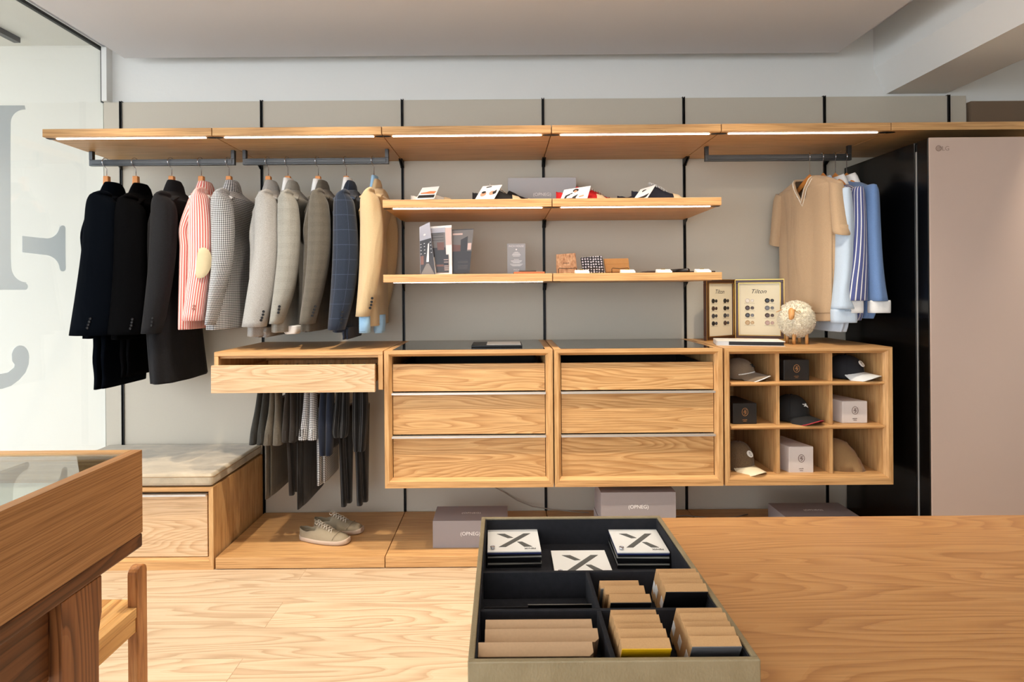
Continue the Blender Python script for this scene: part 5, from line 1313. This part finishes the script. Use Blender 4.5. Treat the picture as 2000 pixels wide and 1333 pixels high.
card('tall white brochure showing shelves and an inset wardrobe picture', [(851, 536), (883, 535.5), (882, 440), (840, 443)], -0.44, -0.44, [('printed_picture', R4(0.0, 0.36, 0.68, 0.96), pr_gy), ('printed_picture', R4(0.0, 0.36, 0.68, 0.55), pr_dk), ('printed_picture', R4(0.25, 0.50, 0.60, 0.66), pr_br), ('printed_picture', R4(0.0, 0.86, 0.68, 0.96), pr_sky), ('printed_picture', R4(0.70, 0.60, 0.98, 0.95), pr_pk), ('printed_picture', R4(0.06, 0.03, 0.82, 0.40), pr_dk), ('printed_picture', R4(0.10, 0.16, 0.52, 0.20), pr_br)] +
     [('printed_picture', R4(0.03, y, 0.6, y + 0.007), pr_dk) for y in (0.70, 0.755, 0.81, 0.85)] + [('printed_picture', R4(0.55, y, 0.80, y + 0.012), pr_pk) for y in (0.08, 0.12, 0.16, 0.24, 0.29)], pw, 'brochure', 'brochure', BR)
_, c_, uvp_ = card('dark brochure with a brown cabinet picture above lines of text', [(884, 534.5), (917, 534), (925, 447), (883, 449)], -0.41, -0.41, [('printed_picture', R4(0.0, 0.50, 1.0, 0.98), pr_gy), ('printed_picture', [(0.0, 0.50), (0.42, 0.50), (0.42, 0.76), (0.0, 0.80)], pr_br), ('printed_picture', [(0.0, 0.66), (0.42, 0.64), (0.42, 0.77), (0.0, 0.82)], pr_gy), ('printed_picture', [(0.42, 0.50), (0.76, 0.50), (0.76, 0.84), (0.42, 0.76)], pr_dk), ('printed_picture', R4(0.03, 0.87, 0.5, 0.91), pr_pk), ('printed_picture', R4(0.78, 0.53, 0.96, 0.68), pr_pk)] +
     [('printed_line', R4(0.30, y, 0.86, y + 0.006), pr_gy) for y in (0.10, 0.125, 0.15, 0.175, 0.24, 0.265)], pr_dk, 'brochure', 'brochure', BR)
Xs0, Zs0 = at(991, 534, -0.30); Xs1, Zs1 = at(1026, 476, -0.30)
t = thing('sign_card', ((Xs0 + Xs1) / 2, -0.30, 1.3845), 'grey upright sign card with white writing on the middle shelf', 'sign')
g = G(); g.box(Xs0, Xs1, -0.301, -0.299, 1.3843, Zs1); sg_ = obj('card_sheet', g, plain('silver_grey_card', (160, 160, 162), 0.45), t); mx = (Xs0 + Xs1) / 2; Hs = Zs1 - 1.384
text('INCH HOUSE', 'printed_title', white_ink, sg_, (mx, -0.3012, Zs1 - 0.013), (1, 0, 0), (0, 0, 1), width=0.078)
g = G(); g.cyl((mx, -0.3018, Zs1 - 0.031), 0.0042, 0.0006, 'Y', 16); obj('printed_emblem', g, white_ink, sg_)
for f, wd_ in ((0.27, 0.02), (0.30, 0.034), (0.33, 0.04), (0.36, 0.046), (0.39, 0.036), (0.50, 0.026), (0.54, 0.058), (0.57, 0.052), (0.60, 0.036), (0.645, 0.066), (0.675, 0.056), (0.70, 0.042)):
    g = G(); g.box(mx - wd_ / 2, mx + wd_ / 2, -0.3016, -0.3011, Zs1 - Hs * f - 0.0010, Zs1 - Hs * f + 0.0010); obj('printed_line', g, white_ink, sg_)
text('INCH', 'printed_title', white_ink, sg_, (mx, -0.3012, 1.3845 + 0.029), (1, 0, 0), (0, 0, 1), width=0.028)
lth = plain('orange_brown_leather', (170, 92, 46), 0.45); tn_l = plain('tan_leather', (196, 140, 78), 0.5, noise=0.08); dk_l = plain('dark_brown_leather', (48, 34, 28), 0.5)
X0, Z0 = at(1003, 533, -0.45); X1, _ = at(1063, 533, -0.45)
g = G(); g.box(X0, X1, -0.50, -0.36, 1.3843, 1.3965); tag(obj('leather_tray', g, lth, bevel=0.003), 'flat orange brown leather mat in front of the grey sign', 'leather mat')
X0, Z0 = at(1014, 530, -0.45); X1, _ = at(1047, 530, -0.45)
g = G(); g.box(X0, X1, -0.47, -0.38, 1.397, 1.4035); tag(obj('card_case', g, dk_l, bevel=0.002), 'slim black case lying on the orange brown leather mat', 'case')
# leather goods propped in little wire stands
wire = plain('dark_brown_wire', (40, 30, 26), 0.4, metal=0.5)
zeb = wood('striped_veneer_cover', axis='Z', straight=True, dark=(168, 118, 84), mid=(206, 158, 118), light=(224, 184, 146), cross=14)
pat = NT('black_and_white_flower_print'); co = pat.coord(); vo = pat.n('TexVoronoi'); pat.l(pat.scale(co, (1, 0.05, 1)), vo.inputs['Vector']); vo.inputs['Scale'].default_value = 75; vo.inputs['Randomness'].default_value = 0.25
pat.set(Base_Color=pat.mix(pat.math('LESS_THAN', vo.outputs['Distance'], 0.33), (*lin((40, 38, 42)), 1), (*lin((216, 212, 218)), 1)), Roughness=0.8); pat = pat.m
def stand_item(label, quad, Yb, Yt, mat, flap=None, emb=None, sx=None):
    P = [Vector((at(*q, y)[0], y, at(*q, y)[1])) for q, y in zip(quad, (Yb, Yb, Yt, Yt))]; n = (P[1] - P[0]).cross(P[3] - P[0]).normalized()
    for i in (0, 1): P[i].z = max(P[i].z, 1.390)
    t = thing(label[0], tuple((P[0] + P[1]) / 2), label[1], label[2], 'leather goods on wire stands')
    g = G(); g.add(P + [p - n * 0.012 for p in P], [(0, 1, 2, 3), (7, 6, 5, 4), (0, 4, 5, 1), (1, 5, 6, 2), (2, 6, 7, 3), (3, 7, 4, 0)]); b = obj('pouch_body', g, mat, t, bevel=0.003)
    if flap:
        Q = [P[3] + (P[0] - P[3]) * 0.42 + n * 0.002, P[2] + (P[1] - P[2]) * 0.42 + n * 0.002, P[2] + n * 0.002, P[3] + n * 0.002]
        g = G(); g.add(Q + [p - n * 0.0018 for p in Q], [(0, 1, 2, 3), (7, 6, 5, 4), (0, 4, 5, 1), (1, 5, 6, 2), (2, 6, 7, 3), (3, 7, 4, 0)]); obj('flap', g, mat, b, bevel=0.001)
    if emb:
        c = (P[0] + P[1] + P[2] + P[3]) / 4 + n * 0.0006; ex = (P[1] - P[0]).normalized(); ey = n.cross(ex)
        g = G()
        for k in range(5):
            q = c + ex * (k - 2) * 0.006; g.add([q - ex * 0.002 - ey * 0.002, q + ex * 0.002 - ey * 0.002, q + ex * 0.002 + ey * 0.002, q - ex * 0.002 + ey * 0.002], [(0, 1, 2, 3)])
        obj('embossed_mark', g, dk_l, b)
    x0, x1 = sx; Yf = Yb - 0.035
    s_ = thing('wire_stand', ((at(x0, 530, Yf)[0] + at(x1, 530, Yf)[0]) / 2, Yf, 1.384), label[3], 'stand', 'small wire display stands')
    a, b_ = at(x0, 530, Yf)[0], at(x1, 530, Yf)[0]; zt = at(x0, 524, Yf)[1]
    g = G(); g.tube([(a, Yb + 0.03, 1.3862), (a, Yf, 1.3862), (a, Yf, zt - 0.004), (a + 0.004, Yf, zt), ((a + b_) / 2, Yf, zt - 0.003), (b_ - 0.004, Yf, zt), (b_, Yf, zt - 0.004), (b_, Yf, 1.3862), (b_, Yb + 0.03, 1.3862)], 0.0016, 6); obj('wire_loop', g, wire, s_)
    g = G(); g.tube([(a, Yb + 0.03, 1.3862), (a, Yb + 0.045, 1.43), (b_, Yb + 0.045, 1.43), (b_, Yb + 0.03, 1.3862)], 0.0016, 6); obj('back_support', g, wire, s_)
    return t
stand_item(('notebook', 'square wood grain covered notebook propped on the lower shelf', 'notebook', 'wire stand holding the wood grain notebook'), [(1087, 534), (1128, 533), (1124, 494), (1086, 497)], -0.42, -0.38, zeb, emb=True, sx=(1091, 1126))
stand_item(('cloth_pouch', 'small black and white patterned pouch in a wire stand', 'pouch', 'wire stand holding the black and white pouch'), [(1139, 533), (1181, 532), (1176, 499), (1134, 503)], -0.42, -0.38, pat, sx=(1145, 1179))
stand_item(('leather_pouch', 'tan leather envelope pouch in a wire stand', 'pouch', 'wire stand holding the tan envelope pouch'), [(1183, 532), (1231, 531), (1227, 505), (1179, 506)], -0.40, -0.37, tn_l, flap=True, sx=(1195, 1228))
gold = plain('gold_clip', (190, 160, 90), 0.3, metal=0.8)
for x0, x1, L in ((1123, 1150, 'left of the patterned pouch'), (1212, 1239, 'in front of the tan pouch'), (1282, 1310, 'beside the rolled dark leather'), (1358, 1386, 'at the right end of the shelf')):
    a, b = at(x0, 530, -0.56)[0], at(x1, 530, -0.56)[0]
    t = thing('price_block', ((a + b) / 2, -0.56, 1.384), 'white price block with a gold clip ' + L, 'price tag', 'white price blocks on the lower shelf')
    g = G(); g.prism([(-0.585, 1.3842), (-0.585, 1.390), (-0.548, 1.401), (-0.540, 1.3842)], 'X', a, b); obj('block', g, card_w, t, bevel=0.0006)
    g = G(); m = (a + b) / 2; g.box(m - 0.010, m + 0.010, -0.552, -0.544, 1.3985, 1.4035); obj('clip', g, gold, t)
X0, Z0 = at(1240, 531, -0.40); X1, Z1 = at(1336, 526, -0.40)
g = G(); g.prism([(X0, 1.3843), (X1 - 0.07, 1.3843), (X1 - 0.07, 1.3995), (X0 + 0.05, 1.3975)], 'Y', -0.46, -0.36); tag(obj('leather_wallet', g, dk_l, bevel=0.002), 'long dark brown leather wallet lying beside the tan pouch', 'wallet')
t = thing('leather_roll', (X1, -0.4, 1.384), 'rolled black leather mat behind the third price block', 'leather roll')
g = G(); g.tube([(X1 - 0.055, -0.34, 1.396), (X1 - 0.012, -0.50, 1.396)], 0.0115, 16); obj('roll_outer', g, card_k, t)
g = G(); g.tube([(X1 - 0.0121, -0.500, 1.396), (X1 - 0.0118, -0.5012, 1.396)], 0.006, 12); obj('roll_core', g, dk_l, t)
X0, _ = at(1342, 528, -0.40); X1, _ = at(1380, 528, -0.4)
g = G(); g.box(X0, X1 + 0.02, -0.47, -0.38, 1.3843, 1.3945); tag(obj('card_case', g, dk_l, bevel=0.002), 'thin dark leather case under the last price block', 'case')

# ------------------------------------------------------------------ cubby contents
gold_ink = plain('copper_foil_print', (196, 140, 84), 0.4, metal=0.3); brown_ink = plain('brown_print', (96, 60, 44), 0.6)
blk_box = plain('black_carton', (30, 26, 24), 0.5); wht_box = plain('pale_carton', (214, 204, 198), 0.6); blk_side = plain('black_carton_side', (96, 86, 70), 0.35)
def gift(label, px, Yf, depth, z0, mat, inkm, skew=-0.035):
    x0, x1, yt = px; a, _ = at(x0, 740, Yf); b, _ = at(x1, 740, Yf); _, zt = at((x0 + x1) / 2, yt, Yf)
    t = thing('gift_box', ((a + b) / 2, Yf + depth / 2, z0), label, 'box', 'gift boxes in the cubbies')
    g = G(); v = [(a, Yf, z0), (b, Yf, z0), (b, Yf, zt), (a, Yf, zt)]; w = [(p + skew, Yf + depth, r) for p, q, r in v]
    # the carton front bulges a little and the lid edge is rounded
    g.add(v + w, [(0, 1, 2, 3), (7, 6, 5, 4), (0, 4, 5, 1), (1, 5, 6, 2), (2, 6, 7, 3), (3, 7, 4, 0)]); f = obj('carton', g, mat, t, bevel=0.004, seg=3)
    cx, cz = (a + b) / 2, z0 + (zt - z0) * 0.58; Y = Yf - 0.0007
    g = G(); g.tube([(cx + 0.0145 * math.cos(q * PI / 14), Y, cz + 0.0185 * math.sin(q * PI / 14)) for q in range(28)], 0.0010, 5, closed=True); em = obj('oval_emblem', g, inkm, f)
    g = G()
    g.tube([(cx - 0.002, Y, cz + 0.012), (cx - 0.002, Y, cz - 0.003), (cx - 0.007, Y, cz - 0.003)], 0.0010, 5)
    g.tube([(cx + 0.008, Y, cz + 0.009), (cx + 0.004, Y, cz + 0.011), (cx + 0.002, Y, cz + 0.006), (cx + 0.002, Y, cz - 0.008), (cx - 0.001, Y, cz - 0.012), (cx - 0.004, Y, cz - 0.009)], 0.0010, 5)
    g.tube([(cx - 0.008, Y, cz + 0.001), (cx + 0.009, Y, cz + 0.001)], 0.0010, 5); g.tube([(cx + 0.002, Y, cz - 0.003), (cx + 0.007, Y, cz - 0.005), (cx + 0.002, Y, cz - 0.009)], 0.0009, 5)
    obj('monogram', g, inkm, em)
    for k, wd_ in ((0.20, 0.026), (0.13, 0.018)):
        g = G(); zz = z0 + (zt - z0) * k
        for q in range(int(wd_ / 0.0034)):
            xx = cx - wd_ / 2 + q * 0.0034; g.tube([(xx, Y, zz), (xx + 0.0012, Y, zz + 0.0022 * (1 + (q * 7) % 3 * 0.4)), (xx + 0.0024, Y, zz)], 0.0006, 4)
        obj('script_line', g, inkm, f)
    return t
CZ = [0.8612, 0.6542, 0.4102]
gift('black gift box in the top middle cubby', (1531, 1581, 703), -0.545, 0.20, CZ[0], blk_box, gold_ink, -0.028)
gift('black gift box in the middle left cubby', (1431, 1478, 788), -0.545, 0.20, CZ[1], blk_box, gold_ink, -0.022)
gift('pale gift box in the middle right cubby', (1645, 1694, 784), -0.545, 0.22, CZ[1], wht_box, brown_ink, -0.06)
gift('pale gift box in the bottom middle cubby', (1540, 1588, 873), -0.545, 0.22, CZ[2], wht_box, brown_ink, -0.05)
def cap(label, x, y, z, rot, dome, brim, brim_edge=None, patch=None, H=0.105, R=0.085, group='baseball caps in the cubbies', tilt=0.0, band=None, brimc=0.034):
    t = thing('baseball_cap', (x, y, z), label, 'cap', group)
    M = Matrix.Translation((x, y, z)) @ Matrix.Rotation(rot, 4, 'Z') @ Matrix.Rotation(tilt, 4, 'Y')   # brim towards +X local
    g = G(); rr = []
    for i in range(15):
        f = i / 14; ph = f * PI / 2
        zz = 0.012 + (H - 0.012) * math.cos(ph) ** 0.85; q = math.sin(ph) ** 0.8 if i else 0.04
        rr.append([(R * 1.06 * q * math.cos(a) + 0.006 * (1 - f), R * 0.92 * q * math.sin(a), zz) for a in [2 * PI * k / 36 for k in range(36)]])
    rr.append([(p[0] * 0.97, p[1] * 0.97, 0.004) for p in rr[-1]])
    g.rings(rr, M=M); c = obj('crown', g, dome, t)
    g = G()
    for k in range(6):
        a = 2 * PI * k / 6; g.tube([(R * 1.065 * math.sin(p) ** 0.8 * math.cos(a) + 0.006 * (1 - p / (PI / 2)), R * 0.925 * math.sin(p) ** 0.8 * math.sin(a), 0.012 + (H - 0.012) * math.cos(p) ** 0.85) for p in [0.12 + 0.14 * j for j in range(11)]], 0.0010, 5, M=M)
    g.cyl((0.006, 0, H - 0.001), 0.006, 0.004, 'Z', 12, M=M); obj('seam', g, dome, c)
    def brimpts(f, u, dz):   # u: -1..1 across, f: 0..1 outwards
        a = u * math.radians(68); r0x, r0y = R * 1.04 * math.cos(a), R * 0.90 * math.sin(a)
        ext = 0.074 * math.cos(a * 0.95) ** 0.6
        X_ = r0x + ext * f; Y_ = r0y * (1 + 0.08 * f); Z_ = 0.014 + dz - 0.010 * f - brimc * 1.25 * (abs(Y_) / R) ** 2 * (0.35 + 0.65 * f) + 0.022
        return (X_, Y_, Z_)
    g = G(); nu, nf = 24, 6; v = []
    for dz in (0.0, -0.003):
        for j in range(nf + 1):
            for i in range(nu + 1): v.append(brimpts(j / nf, i / nu * 2 - 1, dz))
    o2 = (nu + 1) * (nf + 1); fs = []
    for j in range(nf):
        for i in range(nu):
            a = j * (nu + 1) + i; fs.append((a, a + 1, a + nu + 2, a + nu + 1)); fs.append((a + o2, a + o2 + nu + 1, a + o2 + nu + 2, a + o2 + 1))
    for i in range(nu):
        a = nf * (nu + 1) + i; fs.append((a, a + 1, a + 1 + o2, a + o2))
    g.add(v, fs, 0, True, None, M); b = obj('brim', g, brim, t)
    if brim_edge:
        g = G(); g.tube([brimpts(1.0, i / 24 * 2 - 1, -0.0015) for i in range(25)], 0.0024, 8, M=M); obj('brim_edging', g, brim_edge, b)
    if band:
        g = G(); g.tube([brimpts(0.0, i / 24 * 2 - 1, 0.002) for i in range(25)], 0.0028, 8, M=M); obj('band', g, band, c)
    if patch:
        p0, a0, kind = 0.95, 0.10, patch[1]
        ctr = Vector((R * 1.06 * math.sin(p0) ** 0.8 + 0.004, 0, 0.012 + (H - 0.012) * math.cos(p0) ** 0.85)); nrm = Vector((0.80, 0, 0.60))
        M2 = M @ Matrix.Translation(ctr) @ nrm.to_track_quat('Z', 'Y').to_matrix().to_4x4()
        g = G()
        if kind == 'disc':
            g.cyl((0, 0, -0.001), 0.017, 0.004, 'Z', 28, M=M2); pb = obj('badge', g, patch[0], c)
            g = G(); g.tube([(0.004 * math.cos(q * 0.7), 0.010 * math.sin(q * 0.7), 0.0032) for q in range(9)], 0.0009, 5, M=M2); obj('badge_monogram', g, grey_ink, pb)
        else:
            for p, q in (((-0.012, 0.008), (0.004, -0.002)), ((-0.004, 0.010), (-0.002, -0.012)), ((0.006, 0.012), (0.0, 0.0)), ((0.004, -0.002), (0.008, -0.014)), ((0.0, 0.004), (0.010, 0.006))):
                g.tube([(p[1], p[0], 0.002), (q[1], q[0], 0.002)], 0.0022, 6, M=M2)
            obj('embroidery', g, patch[0], c)
    return t
c_taupe = fabric('taupe_canvas', (120, 104, 86), melange=0.2); c_nv = plain('black_navy_cotton', (14, 16, 24), 0.8); c_wh = plain('white_cotton_brim', (214, 216, 214), 0.7); c_blk = plain('black_cotton', (14, 14, 15), 0.8); c_bt = fabric('brown_tweed', (104, 84, 62), melange=0.6); c_ivory = plain('ivory_brim', (226, 212, 180), 0.7)
c_tan = fabric('khaki_cotton', (150, 118, 80), melange=0.15); red_e = plain('red_piping', (170, 40, 50), 0.6)
def cp(x): return at(x, 740, -0.47)[0]
DR = math.radians(-62)
cap('taupe cap with white edged brim in the top left cubby', 1.156, -0.455, CZ[0], math.radians(-42), c_taupe, c_taupe, white_cloth, (c_blk, 'mark'), H=0.100, R=0.077, band=white_cloth)
cap('dark cap with white brim and round badge in the top right cubby', cp(1652), -0.455, CZ[0], math.radians(-55), c_nv, c_wh, c_wh, (card_w, 'disc'), H=0.112)
cap('black cap with red edged brim in the centre cubby', cp(1546), -0.455, CZ[1], math.radians(-62), c_blk, c_blk, red_e, (card_w, 'mark'), H=0.125)
cap('brown tweed cap with ivory brim in the bottom left cubby', 1.154, -0.455, CZ[2], math.radians(-62), c_bt, c_ivory, None, (card_w, 'disc'), H=0.140, R=0.077)
# flat cap
t = thing('flat_cap', (1.66, -0.45, CZ[2]), 'khaki flat cap in the bottom right cubby', 'cap')
g = G(); rr = []
prof = [(-0.095, 0.050, 0.035), (-0.085, 0.100, 0.058), (-0.055, 0.135, 0.074), (-0.015, 0.142, 0.080), (0.025, 0.118, 0.080), (0.055, 0.078, 0.074), (0.072, 0.040, 0.062), (0.082, 0.020, 0.050)]
M = Matrix.Translation((1.668, -0.465, CZ[2] + 0.002)) @ Matrix.Rotation(math.radians(-12), 4, 'Z')
for x, h, w in lerp_rows(prof, 24):
    rr.append([(x + 0.004 * math.sin(9 * h * 40), w * math.cos(a) * (1 + 0.03 * math.sin(5 * a + x * 60)), max(0.0, 0.006 + h * (max(0, math.sin(a)) ** 0.8) * (1 + 0.02 * math.sin(4 * a + x * 80)))) for a in [2 * PI * k / 36 for k in range(36)]])
g.rings(rr, M=M); obj('crown', g, c_tan, t)
g = G(); v = []
for dz in (0, -0.004):
    for i in range(13):
        a = math.radians(-80 + 160 * i / 12); v.append((0.055, 0.062 * math.sin(a), 0.016 + dz)); v.append((0.070 + 0.026 * math.cos(a), 0.064 * math.sin(a), 0.008 + dz))
fs = [(2 * i, 2 * i + 1, 2 * i + 3, 2 * i + 2) for i in range(12)] + [(26 + 2 * i, 26 + 2 * i + 2, 26 + 2 * i + 3, 26 + 2 * i + 1) for i in range(12)] + [(1 + 2 * i, 27 + 2 * i, 29 + 2 * i, 3 + 2 * i) for i in range(12)]
g.add(v, fs, 0, True, None, M); obj('peak', g, c_tan, t)
